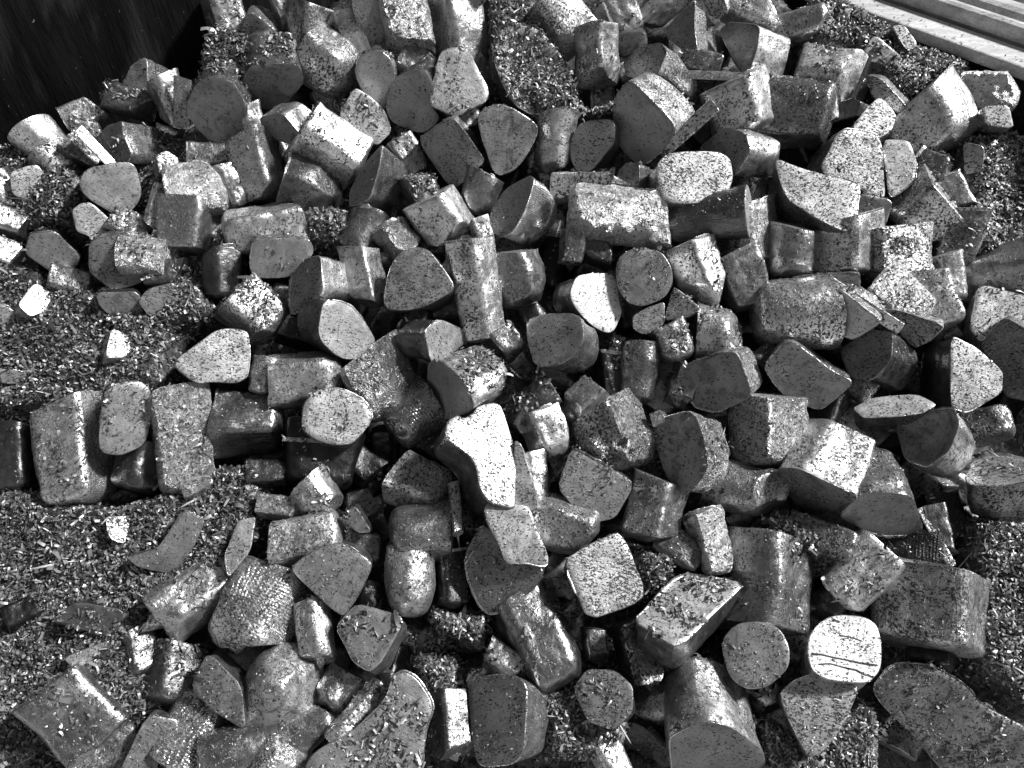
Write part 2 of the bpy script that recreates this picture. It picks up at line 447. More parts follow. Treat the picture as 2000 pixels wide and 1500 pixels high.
F('dark pear-shaped disc tucked left of the pale pear-shaped disc', '778,150 809,134 833,141 844,173 842,208 857,226 852,240 823,261 768,240 755,218 757,187 768,162', 22, -22, 'dd', L=110, h=30, burr=(0, .1, 1))
F('mid grey long oval face left of the dark pear-shaped disc', '702,108 724,99 743,99 764,118 772,156 764,197 750,217 712,185 692,142', 12, -10, 'mm', L=110, h=12)
F('light speckled lozenge face below the mid grey oval face', '694,172 722,188 750,215 764,256 735,284 700,258 663,226', -6, 18, 'll', L=100, h=16)
B('white-topped square block with grey lower flank, upper left of centre', 604, 256, 695, 318, 104, 'lw', h=38, roll=38, tilt=0, dome=0.12, facets=-4, slant=(0.06, -0.05))
F('black end face of a short bright-backed slug, left of the white-topped block', '507,230 552,222 594,274 588,287 545,276 518,258', 48, -36, 'dl', L=88, h=22, dome=.15)
B('upright square slug with black left flank below the large black face', 494, 282, 508, 380, 80, 'ml', h=10, roll=-25, dome=0.15)
B('dark fat slug with rounded right end under the white-topped block', 562, 360, 655, 385, 118, 'md', h=5, sh='pent', roll=15, dome=0.7)
F('dark triangular facet with a bright ridge edge, centre left', '682,402 684,372 706,327 747,281 740,325 722,386 700,398', 64, 28, 'dm', L=95, h=28, dome=.7, burr=(.1,.4,4))
B('small rounded slug behind the bright-ridged facet', 778, 285, 812, 340, 62, 'mm', h=-15)
F('dark square sawn face turned on its corner, upper centre', '816,272 882,233 890,237 945,310 938,322 885,371', 12, -20, 'dm', L=110, h=20, burr=(.5,.3,4))
F('smooth mid grey rounded rectangle face just right of the dark square face', '935,226 948,213 978,207 1004,214 1047,243 1048,262 1022,310 1003,334 975,341 961,330 942,265', -4, -6, 'mm', L=110, h=35, burr=(0, .1, 1))
B('small upright thumb-shaped slug right of the mid grey rectangle face', 1088, 238, 1076, 335, 66, 'ml', h=5, sh='rd', dome=0.8)
F('grey mitten-shaped face right of the thumb-shaped slug', '1115,277 1133,240 1190,233 1200,247 1198,280 1184,298 1153,334 1128,336 1115,308', 30, 10, 'md', L=90, h=12)
F('speckled slug with smooth round grey end above the big square face', '1218,118 1250,90 1291,84 1302,100 1283,145 1225,152', 84, 62, 'ml', L=125, h=5, dome=.2)
F('big smooth dark square face with a bright top right flank, upper centre right', '1197,198 1228,160 1244,168 1326,250 1300,286 1262,320 1240,316 1203,277', 42, -30, 'dw', L=120, h=42, rnd=3, dome=.25)
B('bright barrel-shaped slug right of the chip-filled tray at the top', 1080, 18, 1135, 84, 96, 'mw', h=25, roll=30, dome=.2)
B('upright slug with black left flank and pale right flank, top centre right', 1162, 66, 1170, 160, 72, 'ml', h=12, roll=-35, dome=.15)
B('shaving-dusted slug at the top between the barrel slug and the thin plates', 1200, 5, 1228, 62, 72, 'mm', h=0, ch=1)
F('small dark smooth face below the shaving-dusted slug at the top', '1205,68 1258,63 1265,88 1215,112', -5, -15, 'dd', L=80, h=-10)
F('black triangular face of a tall pale-backed slug near the top right', '1298,58 1330,25 1357,5 1354,50 1362,97 1330,94 1308,76', 48, 30, 'dl', L=110, h=22, dome=.15, burr=(0.5,.4,5))
B('stack of thin light plates leaning at the top edge right of centre', 1318, -12, 1255, 48, 52, 'll', h=0, sh='flat', bk='streak')
B('little dark slug wedged below the tall pale-backed slug', 1342, 118, 1405, 130, 44, 'dm', h=5, ch=1)
F('dark heart-shaped end of a pale square slug near the top right', '1408,60 1425,44 1483,50 1478,95 1465,132 1448,140 1428,112', 82, 28, 'dl', L=115, h=22, dome=.12)
F('smooth grey flap face cut by the top edge, right of centre', '1372,0 1412,-8 1422,24 1400,38 1385,28', 10, -20, 'ml', L=80, h=15)
B('bright slug lying along the top edge right of the grey flap face', 1428, 6, 1512, 42, 58, 'lw', h=5, roll=30)
B('shaving-covered stub near the top right chip drift', 1535, 62, 1605, 38, 54, 'ml', h=0, ch=1)
B('dark low slug in the hollow under the top right chip drift', 1600, 88, 1685, 92, 44, 'dd', h=-25)
F('light tilted rectangular plate beside the top right chip drift', '1685,102 1709,68 1761,112 1743,129 1698,119', -8, 22, 'll', L=50, h=10)
B('large pale speckled slug lying level below the light tilted plate', 1568, 148, 1680, 160, 92, 'lw', h=18, roll=20, sh='pent')
F('smooth grey blade-shaped face under the top right chip drift', '1692,147 1720,153 1771,208 1757,223 1705,192', 16, -6, 'ml', L=80, h=15)
B('grey square block with a seam across it, left of the bright bolt-shaped slug', 1512, 212, 1612, 224, 108, 'mm', h=22, roll=12, bk='streak', dome=.15, facets=-4)
B('brilliant white speckled block left of the seamed grey block', 1430, 168, 1462, 252, 104, 'lw', h=34, roll=-15, dome=.15)
F('dark curved end face of a bright-topped block above the white rounded-square disc', '1365,290 1416,248 1455,262 1463,297 1437,345 1390,330', 76, 10, 'dl', L=110, h=20, dome=.2)
B('small dark slug in the gap left of the bright bolt-shaped slug', 1640, 222, 1688, 208, 38, 'dd', h=0)
F('brilliant white bolt-shaped face near the right side top', '1719,189 1750,225 1740,256 1714,270 1665,248 1690,216', -20, 32, 'wl', L=70, h=30)
B('narrow bright upright slug behind the seamed grey block', 1606, 182, 1626, 256, 36, 'lw', h=5)
B('large half-round pale slug leaning right, near the upper right edge', 1795, 202, 1848, 278, 128, 'll', h=30, roll=30, sh='pent', dome=.3)
F('flat pale square face at the right end of the heap under the dark gap', '1920,208 1970,206 1980,250 1925,243', -20, 20, 'wl', L=60, h=50, rnd=1)
B('crumpled grey sheet-like slug at the far right crest', 1885, 182, 1968, 178, 60, 'lw', h=48, bk='wrinkle', sh='flat')
F('light crinkled triangular scrap on the right crest', '1822,182 1855,155 1880,192 1850,196', -8, 12, 'wl', L=40, h=18)
F('large pale speckled face with its left flank in shade, right of centre top', '1600,332 1645,252 1712,264 1722,290 1728,390 1675,366', -50, 26, 'lm', L=110, h=26, dome=.2)
F('pale face half in shadow, immediately right of the large pale speckled face', '1724,274 1775,276 1790,318 1785,354 1737,388', -24, 34, 'lm', L=90, h=16)
F('crescent-shaped pale face with a dark rounded belly, right of the white disc', '1513,308 1560,328 1610,342 1652,352 1677,362 1671,420 1660,455 1590,422 1535,386', -26, 56, 'lm', L=110, h=44, dome=.5, burr=(.5,.3,4))
F('mid grey scrap tucked beneath the right point of the large pale face', '1678,380 1743,392 1730,440 1680,442', -12, -5, 'ml', L=80, h=5, ch=1)
B('upright slug with grey face and bright right flank below the crescent face', 1640, 436, 1648, 530, 122, 'ml', h=22, roll=-22, dome=.1)
B('dark rounded slug under the belly of the crescent-shaped face', 1545, 448, 1542, 535, 82, 'dm', h=8, sh='rd')
B('brilliant rough speckled slug standing right of centre', 1748, 458, 1765, 565, 108, 'lw', h=26, bk='wrinkle', roll=15)
B('light speckled slug at the lower right of the brilliant rough slug', 1800, 556, 1832, 636, 78, 'll', h=12)
B('bright rough slug directly below the brilliant rough speckled slug', 1722, 558, 1785, 622, 92, 'lw', h=18, bk='wrinkle')
F('grey layered slab face with streaks, under the bright rough slug', '1715,602 1760,608 1845,636 1815,665 1785,680', 10, -12, 'ml', L=70, h=26, fk='streak')
F('wedge-shaped grey face under a long bright strip, right of centre', '1613,616 1618,590 1637,563 1722,628 1664,664 1625,646', 26, -22, 'ml', L=90, h=36, burr=(.85, .35, 9))
F('flat grey rectangular plane right of the big round-ended slug', '1536,542 1675,532 1675,563 1638,562 1608,592', 6, -14, 'ml', L=90, h=5)
B('big pale barrel with a round end and ring mark, right of centre', 1600, 610, 1482, 620, 122, 'lw', h=28, sh='rd', dome=.6, tilt=12, facets=-4)
F('grey square face with thin burr along its top edge, right centre', '1542,662 1627,727 1665,745 1601,803 1530,771 1496,716', -2, -20, 'ml', L=110, h=30, burr=(.0,.3,7))
F('black sloping facet of a large round-shouldered slug, right side centre', '1640,682 1700,645 1742,650 1740,700 1702,742 1660,737', 56, 32, 'dm', L=120, h=20, dome=.6)
F('two-sided slug with pale right face and dark triangular left flank', '1858,655 1905,678 1958,726 1956,766 1889,805 1858,794', -60, 12, 'ld', L=110, h=32, dome=.2)
B('small pale slug poking out left of the large grey slug at the right edge', 1848, 505, 1864, 580, 48, 'll', h=5)
B('large grey rounded slug cut by the right edge above the white slab', 1885, 546, 2070, 505, 92, 'mm', h=20, sh='pent', facets=-3)
F('brilliant white slab face at the right edge', '1913,556 2012,582 2012,640 1960,626 1918,667 1896,641', -22, 34, 'wl', L=90, h=26, burr=(0, .1, 1))
F('dark streaked face at the right edge below the white slab', '1912,676 1960,622 2012,650 2012,782 1962,772 1940,720', 16, -20, 'dm', L=110, h=18, fk='streak')
F('oval pale disc seen nearly edge-on, right side below the two-sided slug', '1667,797 1705,777 1790,770 1827,790 1798,808 1690,817', -8, 34, 'lm', L=60, h=16)
F('hollow slug with a dark scooped cavity, lower right side', '1750,830 1800,806 1860,797 1870,830 1852,880 1812,912 1768,896', 42, 40, 'dl', L=110, h=38, cc=22, burr=(.45,.5,6), dome=.5)
B('small bright rounded slug at the right of the hollow slug', 1905, 834, 1962, 820, 58, 'll', h=0)
F('pale layered top of an upright block at the right edge', '1885,930 1905,902 1950,890 2012,898 2015,936 1950,950 1892,946', 2, 88, 'lm', L=110, h=22, dome=.1)
F('dark lower end of a big speckled square block, right of centre low', '1522,915 1563,917 1622,945 1676,970 1640,1002 1560,990 1530,952', 50, -104, 'dl', L=140, h=20, dome=.08)
F('dark smooth rounded end of an upright speckled slug, lower right', '1640,1010 1692,962 1780,968 1799,1030 1780,1043 1730,1046 1690,1036', -26, -98, 'dm', L=125, h=20, dome=.2)
B('bright wrinkled slug left of the big speckled square block', 1500, 778, 1496, 900, 128, 'lw', h=24, bk='wrinkle', sh='pent', roll=10)
B('rounded pale slug below the bright wrinkled slug', 1398, 942, 1520, 972, 84, 'll', h=5, sh='rd')
# upper middle
F('white speckled rounded-square disc above the dark horizontal cylinder', '1285,321 1304,301 1350,296 1399,297 1423,309 1430,347 1416,384 1347,398 1302,392 1288,360', -34, 30, 'wl', L=110, h=62, burr=(0, .1, 1))
B('bright flat-topped block left of the white speckled rounded-square disc', 1092, 366, 1220, 362, 52, 'mw', h=20, roll=8, dome=.12)
F('small dark face of a slug just left of the white rounded-square disc', '1205,335 1225,318 1248,322 1248,350 1245,388 1225,385', 38, 8, 'dm', L=70, h=10)
B('thick horizontal slug with bright wrinkled back, centre right of the perforated slug', 1258, 425, 1120, 415, 98, 'lw', h=36, sh='rd', bk='wrinkle', roll=10, tilt=5, facets=-4)
B('narrow streaked slug standing beside the thick wrinkled slug', 1272, 388, 1286, 492, 52, 'lw', h=32, bk='streak', dome=.1)
B('dark horizontal cylinder under the white speckled rounded-square disc', 1446, 416, 1302, 440, 84, 'ld', h=34, sh='rd', dome=.12, tilt=-10, bk='streak', facets=-4, slant=(0.05, 0))
B('speckled square slug with bright right flank behind the dark horizontal cylinder', 1446, 412, 1458, 505, 104, 'ml', h=10, roll=-25, dome=.1)
perf = F('dark flat face beside the perforated knurled slug, centre top', '956,440 960,410 987,370 1033,343 1043,352 1030,400 1002,452 975,462', 62, 38, 'dl', L=105, h=26, bk='knurl', dome=.25)
B('small square block with white top face turned on its corner, upper centre', 838, 392, 888, 462, 96, 'lw', h=26, roll=-18, tilt=0, dome=.1)
B('dark slug heaped with shavings above the small white-topped block', 815, 352, 836, 408, 62, 'dd', h=10, ch=3)
B('egg-shaped dark slug below the dark square face', 948, 345, 928, 412, 66, 'mm', h=0, sh='rd', dome=.8)
B('small rounded slug in shade left of centre top', 722, 425, 688, 486, 62, 'mm', h=0, sh='rd')
B('small bright knobbly slug above the grey arched face', 758, 445, 800, 492, 62, 'll', h=0, bk='wrinkle', sh='rd')
F('grey arched face with a dark ridge flank, left of the long upright bar', '778,496 812,483 838,491 870,535 886,562 840,592 800,605 762,603 750,590 760,530', 28, 24, 'mm', L=110, h=28)
B('upright slug with shining right flank left of the grey arched face', 705, 490, 726, 596, 70, 'ml', h=12, roll=-30)
B('long upright bar with a bright right flank in the middle of the heap', 918, 478, 948, 655, 84, 'mw', h=34, roll=-35, dome=.1, tilt=0, facets=-4, slant=(0.06, -0.05))
B('little bright cap behind the top of the long upright bar', 936, 432, 950, 475, 38, 'll', h=15)
B('grey rounded slug right of the long upright bar', 1000, 495, 1030, 590, 98, 'mm', h=14, sh='pent', roll=25)
B('narrow grey slug behind the grey disc, centre', 1122, 452, 1112, 528, 46, 'mm', h=0)
B('dark stub in the gap left of the grey disc', 1145, 482, 1200, 508, 48, 'dd', h=-10)
F('smooth mid grey round disc with flattened top, just right of centre', '1212,502 1234,488 1288,490 1309,521 1312,552 1295,581 1253,597 1226,590 1208,563 1205,531', 0, 8, 'mm', L=110, h=55, burr=(0, .12, 3))
B('slug with shining right flank immediately right of the grey disc', 1345, 484, 1384, 590, 86, 'mw', h=26, roll=-30, dome=.1)
B('dark grey fuzzy slug behind the shining slug right of the grey disc', 1432, 505, 1465, 595, 88, 'dm', h=8)
F('brilliant white speckled face above the faceted grey block, centre right', '1113,576 1125,541 1150,536 1202,536 1208,590 1215,610 1195,650 1165,641 1128,606', -48, 14, 'wd', L=105, h=30, dome=.2)
F('many-sided grey block below the white speckled face, centre right', '1030,627 1066,615 1128,613 1140,650 1128,690 1090,712 1045,716 1032,668', 54, 26, 'mm', L=95, h=38, dome=.4, rnd=1)
F('small grey pointed face under the round grey disc', '1236,618 1262,602 1298,590 1295,630 1260,649 1240,641', -5, 10, 'ml', L=80, h=28)
F('small grey triangular face under the round grey disc, right one', '1298,626 1316,561 1336,575 1368,602 1345,618', 6, 5, 'ml', L=80, h=34)
B('dark squat slug beneath the two small grey faces', 1300, 640, 1325, 702, 74, 'mm', h=22, dome=.6)
B('bright round boulder-like slug right of the dark squat slug', 1365, 648, 1442, 662, 98, 'lw', h=22, sh='rd', dome=.7)
F('dark square front of a block with bright right flank, right of centre', '1335,716 1400,690 1438,690 1470,772 1400,805 1355,792', 34, -22, 'dw', L=105, h=32, dome=.12, burr=(.1,.3,5))
B('small dark sloping slug at the left foot of the dark square block', 1345, 725, 1322, 790, 52, 'mm', h=8)
F('large dark five-sided face with torn bright right side, right of centre', '1275,836 1300,815 1355,803 1378,870 1382,920 1340,970 1303,935 1285,880', 62, 8, 'dl', L=110, h=36, bk='wrinkle', dome=.25)
B('little pale nub beside the torn bright-sided slug', 1278, 822, 1308, 812, 30, 'll', h=20)
B('dark slug with bright torn end lying above the crumpled casting, low centre right', 1290, 942, 1262, 1050, 98, 'ml', h=24, roll=-30, dome=.15)
F('black flat face of the big shaving-covered cylinder in the centre', '840,707 860,705 906,747 927,795 905,808 871,819 850,809 833,757', 96, -42, 'dl', L=130, h=34, dome=.35, ch=2, burr=(0, .1, 1))
F('pale nose-shaped face above the black face in the centre', '830,648 857,623 909,646 909,670 870,698 843,705', -90, 2, 'ld', L=115, h=16, dome=.2)
F('black end face of a bright-backed slug left of the grey arched face', '566,611 570,536 594,508 625,500 630,573 575,612', 74, 12, 'dw', L=105, h=32, dome=.06)
F('large pale seven-sided face, centre left', '622,660 629,598 646,587 684,597 715,632 736,672 690,702 663,698', -56, -6, 'ld', L=105, h=30, dome=.2, burr=(.55,.3,5))
F('flat dark grey plate face with straight top, left of centre', '492,495 500,467 600,465 612,490 605,502 570,541 500,543 492,520', -6, -14, 'dm', L=90, h=26)
B('bright-topped block above the flat dark grey plate face, left of centre', 568, 442, 452, 462, 80, 'lw', h=18, roll=10, dome=.3, facets=-4)
B('shaving-covered slug with a bright lower right corner, left of centre', 470, 575, 535, 640, 98, 'll', h=18, ch=2)
B('bright cylinder with rounded right end, left of the mid-left pale face', 536, 742, 655, 724, 98, 'mw', h=22, sh='pent', dome=.6, roll=35, burr=(.1,.35,10), facets=-4)
B('pale rounded lump at the left end of the bright cylinder', 522, 705, 508, 765, 46, 'll', h=15, sh='rd')
F('pale rounded triangular face with shavings at its foot, lower left of centre', '594,794 615,765 656,757 705,778 726,809 712,840 684,868 629,864 590,838', -8, 14, 'mm', L=110, h=48, burr=(.5,.35,6))
B('wide black upright slug beneath the pale rounded triangular face', 632, 850, 618, 948, 132, 'dk', h=5, dome=.2, roll=10)
B('crumpled grey slug with netlike skin, left of the black face in the centre', 728, 688, 776, 796, 122, 'mm', h=34, bk='wrinkle', sh='pent', dome=.5)
cup = B('knurled cup-shaped slug under the crumpled grey slug', 838, 785, 772, 845, 98, 'dm', h=12, bk='knurl', sh='rd', dome=.4)
F('brilliant white bone-shaped face at the very centre, brightest of the heap', '873,838 878,822 899,811 904,821 927,809 931,798 965,789 977,794 1000,865 1005,900 1004,980 1000,988 955,976 937,950 930,910 920,888 890,868 876,856', -34, 38, 'wm', L=110, h=66, burr=(0, .1, 1), rnd=1, dome=.1)
F('narrow grey sliver face right of the white bone-shaped face', '1005,862 1018,870 1035,922 1052,985 1030,1000 1008,1002', 8, 4, 'll', L=90, h=45)
F('pale hourglass-shaped face directly below the white bone-shaped face', '948,994 960,982 1000,985 1032,990 1045,1030 1070,1085 1068,1103 1050,1103 1022,1096 990,1100 975,1060 955,1025', -12, 6, 'ml', L=100, h=52, rnd=1)
B('small bright slug in the gap right of the narrow grey sliver', 1042, 890, 1050, 972, 48, 'll', h=5)
B('wedge slug with shining top and dark foot, right of the white bone-shaped face', 1052, 812, 1085, 890, 84, 'mw', h=14, roll=30, dome=.6)
B('dark slug strewn with shavings above the shining wedge slug', 1078, 762, 1004, 832, 64, 'dd', h=10, ch=2)
B('squarish slug with pale lower half, above the lumpy grey slug', 1168, 762, 1108, 812, 72, 'ml', h=12, roll=-35, dome=.1)
lump = B('lumpy grey slug with pitted end, right of centre low', 1178, 800, 1222, 905, 134, 'ml', h=36, bk='wrinkle', sh='pent', dome=.35, tilt=20, rough=1.6)
F('grey square face below the lumpy grey slug', '1091,952 1122,878 1165,902 1233,938 1233,956 1201,1010 1150,1020', -8, -16, 'md', L=110, h=20)
B('dark oval slug in the deep gap right of the many-sided grey block', 1252, 680, 1240, 782, 72, 'dm', h=0, sh='rd', dome=.6)
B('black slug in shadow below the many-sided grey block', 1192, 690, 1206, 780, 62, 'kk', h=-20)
# left side
B('bright slug lying on the chips at the upper left edge of the heap', 78, 262, 126, 322, 64, 'lw', h=10, sh='rd')
F('pale dusty flat face sunk in chips near the left edge', '20,337 50,326 73,322 100,362 78,398 24,380', 4, 12, 'll', L=80, h=16)
B('little light slug half out of the left edge below the pale dusty face', -5, 348, 32, 412, 42, 'll', h=8, ch=1)
F('dark curved face of a speckled slug, upper left above the grey guitar-pick face', '205,252 238,236 240,263 256,298 250,315 211,315 194,284', 62, 10, 'dl', L=90, h=18, bk='cast')
B('small black slug left of the dark curved face', 148, 285, 196, 318, 46, 'kd', h=10)
F('mid grey guitar-pick shaped disc on the left slope', '156,354 173,328 243,316 266,328 277,385 243,424 225,420 166,381', -4, 0, 'mm', L=110, h=42, burr=(0, .1, 1))
F('small pale face in chips right of the guitar-pick disc', '305,303 326,294 350,312 333,343 312,336', -10, 18, 'll', L=60, h=16)
B('wrinkled bright lump with a curled rim right of the guitar-pick disc', 352, 378, 432, 362, 88, 'lw', h=26, bk='wrinkle', sh='rd', burr=(.1,.6,7))
B('low grey slug among chips above the wrinkled bright lump', 378, 303, 452, 305, 42, 'ml', h=5)
F('pale round end below the guitar-pick disc on the left slope', '142,411 158,398 178,396 222,437 210,455 180,463 150,451', -4, 6, 'mm', L=80, h=26)
B('narrow bright bent strip of metal right of the pale round end', 322, 378, 294, 456, 34, 'lw', h=22, sh='flat')
B('square slug with a shining right edge below the wrinkled bright lump', 368, 408, 358, 482, 90, 'ml', h=14, roll=-20, dome=.1, facets=-4)
F('dark sunken face at the left edge, above the chips', '60,457 110,453 155,500 150,520 105,535 50,495', 10, -18, 'dd', L=90, h=12)
F('dark trapezoid face left of the bright wrinkled pebble, left side', '175,472 253,453 252,490 281,550 220,565 175,530', 18, -20, 'dm', L=100, h=22)
B('bright wrinkled pebble beside the dark trapezoid face, left side', 258, 496, 340, 512, 66, 'lw', h=24, bk='wrinkle', sh='rd')
B('tiny bright slug cut by the left edge among chips', -14, 480, 38, 504, 40, 'lw', h=12, sh='flat')
F('bright triangular face sticking out of the chips, left edge', '35,594 69,553 104,573 87,608 59,618', -16, 26, 'll', L=60, h=18)
F('grey pointed face at the left edge beside the bright triangular face', '-20,592 0,592 54,622 30,632 -20,634', 5, -5, 'ml', L=60, h=18)
F('dark flat slab face half sunk in chips, left of centre', '187,572 270,570 284,642 222,626 194,595', 8, -16, 'dd', L=80, h=12)
F('small grey face sunk in chips right of the dark flat slab', '270,588 288,566 340,552 332,590 295,620', 2, -4, 'ml', L=80, h=14)
F('small white chip-edged face lying in the chips, left middle', '218,640 270,668 243,698 206,698', -16, 26, 'wl', L=50, h=16)
B('black upright slug below the flat dark grey plate face, left', 438, 500, 436, 580, 62, 'kd', h=5)
F('pale saw-marked pentagon face with a pointed left end, left middle', '343,714 349,700 381,677 426,644 478,646 487,664 482,733 461,747 416,744 385,748', -10, 8, 'mm', L=110, h=46, burr=(.35,.2,4))
F('faint dark face nearly buried in chips at the left edge', '0,731 20,723 48,729 45,749 5,749', 0, -10, 'dd', L=50, h=10)
F('grey paddle-shaped disc with shavings on its lower part, lower left', '208,764 236,748 277,748 295,768 295,810 284,866 236,887 198,879 194,850 200,800', 0, -6, 'mm', L=110, h=56, ch=1, burr=(0, .1, 1))
B('large pale rounded slug left of the grey paddle-shaped disc', 136, 812, 156, 965, 108, 'lw', h=34, sh='pent', roll=15, dome=.35, facets=-4)
B('bright torn slug right of the grey paddle-shaped disc', 348, 792, 368, 946, 98, 'mw', h=30, bk='wrinkle', roll=10, dome=.4)
B('grey slug with black lower side below the grey paddle-shaped disc', 292, 885, 276, 955, 96, 'md', h=10, roll=30)
B('dark slug cut by the left edge, left of the large pale rounded slug', 20, 846, 32, 945, 84, 'dd', h=14, roll=-30)
B('dark slug with a bright striped top, lower left of centre', 432, 825, 540, 826, 112, 'dm', h=10, roll=35, bk='streak')
B('little pale slug sunk in chips below the bright torn slug', 365, 962, 410, 936, 34, 'll', h=10)
B('dark stub with shavings beside the wide black upright slug', 496, 925, 556, 922, 48, 'dd', h=5, ch=1)
B('shining rounded stub below the wide black upright slug', 604, 945, 640, 1000, 76, 'lw', h=20, sh='rd')
B('low bright strip-like slug left of the shining rounded stub', 514, 988, 592, 996, 40, 'dw', h=10)
B('dark slug with wrinkled shining patch, low centre left', 785, 925, 872, 962, 98, 'dl', h=0, bk='wrinkle')
B('broad rounded dark slug with a grey left end, low centre', 880, 1030, 768, 1044, 108, 'mm', h=22, sh='rd', dome=.6)
B('thin pale plate standing on edge right of the broad rounded dark slug', 886, 950, 899, 1070, 20, 'mm', h=30, sh='flat', bk='streak', dome=.3)
B('bullet-shaped slug with pale oval patch, low centre', 802, 1078, 800, 1194, 86, 'ml', h=14, sh='rd', dome=.9, facets=-4)
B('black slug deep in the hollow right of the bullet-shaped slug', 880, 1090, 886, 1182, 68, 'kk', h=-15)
F('large dark face deep in shadow under the pale hourglass-shaped face', '906,1090 944,1022 975,1060 990,1100 1060,1108 1050,1140 1000,1180 950,1196 925,1150', 20, -26, 'dd', L=110, h=18)
B('bright shaving-dusted slug above the grey square slab, lower left of centre', 552, 1060, 655, 1035, 78, 'lw', h=24, ch=1, roll=15)
F('grey square slab face turned on its corner, lower left of centre', '568,1112 600,1086 665,1060 727,1100 705,1150 672,1203 640,1180', 10, -22, 'mm', L=105, h=30, burr=(.6,.3,4))
F('small dark facet above the grey square slab', '667,1008 694,988 726,1039 698,1040', 6, -10, 'dm', L=60, h=15)
B('big knurled slug with bright top and rim lip, lower left', 545, 1128, 488, 1262, 132, 'lw', h=30, bk='knurl', sh='pent', dome=.35)
B('narrow tapering bright slug below the grey square slab', 604, 1180, 628, 1292, 60, 'mw', h=14, sh='rd', dome=.9)
F('dark dusty face of a block with a shining right edge, lower centre left', '656,1226 698,1180 790,1208 745,1288 720,1310 690,1292', 26, 12, 'dl', L=95, h=30, ch=1, dome=.12)
B('dome-topped slug with lip at its foot, bottom left of centre', 540, 1378, 572, 1308, 128, 'ml', h=30, sh='rd', tilt=48, dome=.6, burr=(.3,.5,8))
B('dark rounded slug beside the dome-topped slug', 676, 1318, 640, 1372, 62, 'dm', h=0, sh='rd')
B('narrow grey slug leaning left of the large shaving-covered plate', 734, 1352, 658, 1436, 44, 'ml', h=20)
F('large pale plate face strewn with shavings at the bottom edge', '601,1505 610,1472 698,1424 753,1372 764,1327 785,1313 812,1327 847,1382 830,1417 825,1500 823,1530 600,1530', -2, -12, 'dm', L=90, h=34, ch=2)
F('dark rounded-square face at the bottom centre', '914,1346 930,1326 1000,1316 1028,1340 1026,1400 1018,1488 935,1496 924,1440', 58, -2, 'dl', L=105, h=34, rnd=3)
B('wedge with a bright lower tip left of the dark bottom centre face', 880, 1365, 892, 1470, 84, 'dd', h=20, roll=30, dome=.1)
B('small bright slug above the dark bottom centre face', 956, 1275, 1012, 1312, 52, 'll', h=10, ch=1)
F('bright square block face with a burr on its top corner, lower right of centre', '1103,1094 1140,1072 1198,1044 1207,1042 1225,1066 1260,1158 1230,1182 1150,1206 1125,1152', -18, 4, 'lm', L=85, h=42, rnd=1, burr=(.02,.12,12))
B('dark bullet-shaped slug with pale right flank, bottom centre', 1022, 1188, 1090, 1325, 116, 'dm', h=28, roll=-25, sh='pent', dome=.7)
B('grey slug with dark front and speckled right side, right of the hourglass face', 1048, 1012, 1160, 1040, 102, 'ml', h=28, roll=30, sh='pent', dome=.3)
F('bright tray-like face scattered with shavings, thin front edge, lower right', '1240,1210 1265,1190 1328,1126 1380,1130 1453,1140 1400,1192 1326,1264 1288,1243', -16, 66, 'lm', L=115, h=46, ch=2, rnd=1)
B('crumpled bright casting with folded rim, lower right', 1378, 1008, 1402, 1112, 68, 'lw', h=26, bk='wrinkle', rough=2, burr=(.2,.5,9))
B('black slug left of the crumpled bright casting', 1302, 1062, 1362, 1108, 78, 'dd', h=5)
B('tall slug with dark left face and shining right side, lower right', 1512, 1062, 1490, 1215, 136, 'mm', h=28, roll=-32, dome=.1, facets=-4, slant=(0.06, -0.05))
F('grey round disc left of the white striped disc, bottom right', '1412,1252 1438,1222 1485,1215 1522,1231 1541,1270 1538,1306 1502,1338 1458,1344 1425,1320', 0, 10, 'mm', L=110, h=50, burr=(0, .1, 2))
striped = F('white rounded-square disc with dark saw lines, bottom right', '1580,1257 1594,1225 1626,1204 1688,1206 1714,1224 1721,1275 1716,1311 1691,1334 1619,1327 1586,1307', -34, 32, 'wl', L=110, h=60, burr=(0, .1, 1))
F('pale rounded triangle face pointing down below the white disc, bottom right', '1522,1358 1549,1331 1584,1317 1612,1330 1660,1336 1674,1348 1646,1417 1603,1470 1580,1474 1567,1455', -12, 6, 'll', L=110, h=48, burr=(0, .1, 1))
B('wide square block with a shining right corner, lower right edge', 1822, 1134, 1802, 1250, 168, 'ml', h=30, roll=-14, dome=.1, bk='streak', facets=-4, slant=(0.06, -0.05))
B('bright slug with shavings on its right, above the white striped disc', 1702, 1088, 1630, 1168, 96, 'lw', h=20, roll=20, ch=1)
B('shaving-covered slug above the tall slug, lower right', 1556, 1040, 1655, 1075, 68, 'mm', h=12, ch=1)
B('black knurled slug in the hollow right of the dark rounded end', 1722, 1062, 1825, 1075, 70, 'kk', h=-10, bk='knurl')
B('black slug with a thin bright edge in the lower right hollow', 1828, 1000, 1838, 1090, 42, 'kd', h=5)
F('huge dark plate face in the bottom right corner', '1702,1352 1743,1296 1820,1303 1889,1340 1917,1379 2020,1430 2020,1530 1861,1525 1780,1430', -14, -18, 'dm', L=80, h=12, ch=1)
F('dark disc with shavings on its lower left, bottom centre right', '1122,1344 1149,1308 1198,1309 1233,1340 1234,1389 1198,1424 1146,1407', 12, 8, 'dd', L=100, h=30, ch=1)
F('smooth grey end of the large upright slug at the bottom right', '1312,1442 1340,1426 1382,1411 1423,1420 1490,1465 1500,1545 1320,1545', -12, -135, 'dl', L=155, h=28, dome=.3, ch=1)
B('bright strip slug at the bottom edge below the shaving heap', 1170, 1432, 1208, 1510, 56, 'lw', h=15)
B('dark slug tangled with long shavings under the bright tray-like face', 1242, 1222, 1262, 1335, 82, 'dd', h=0, ch=1)
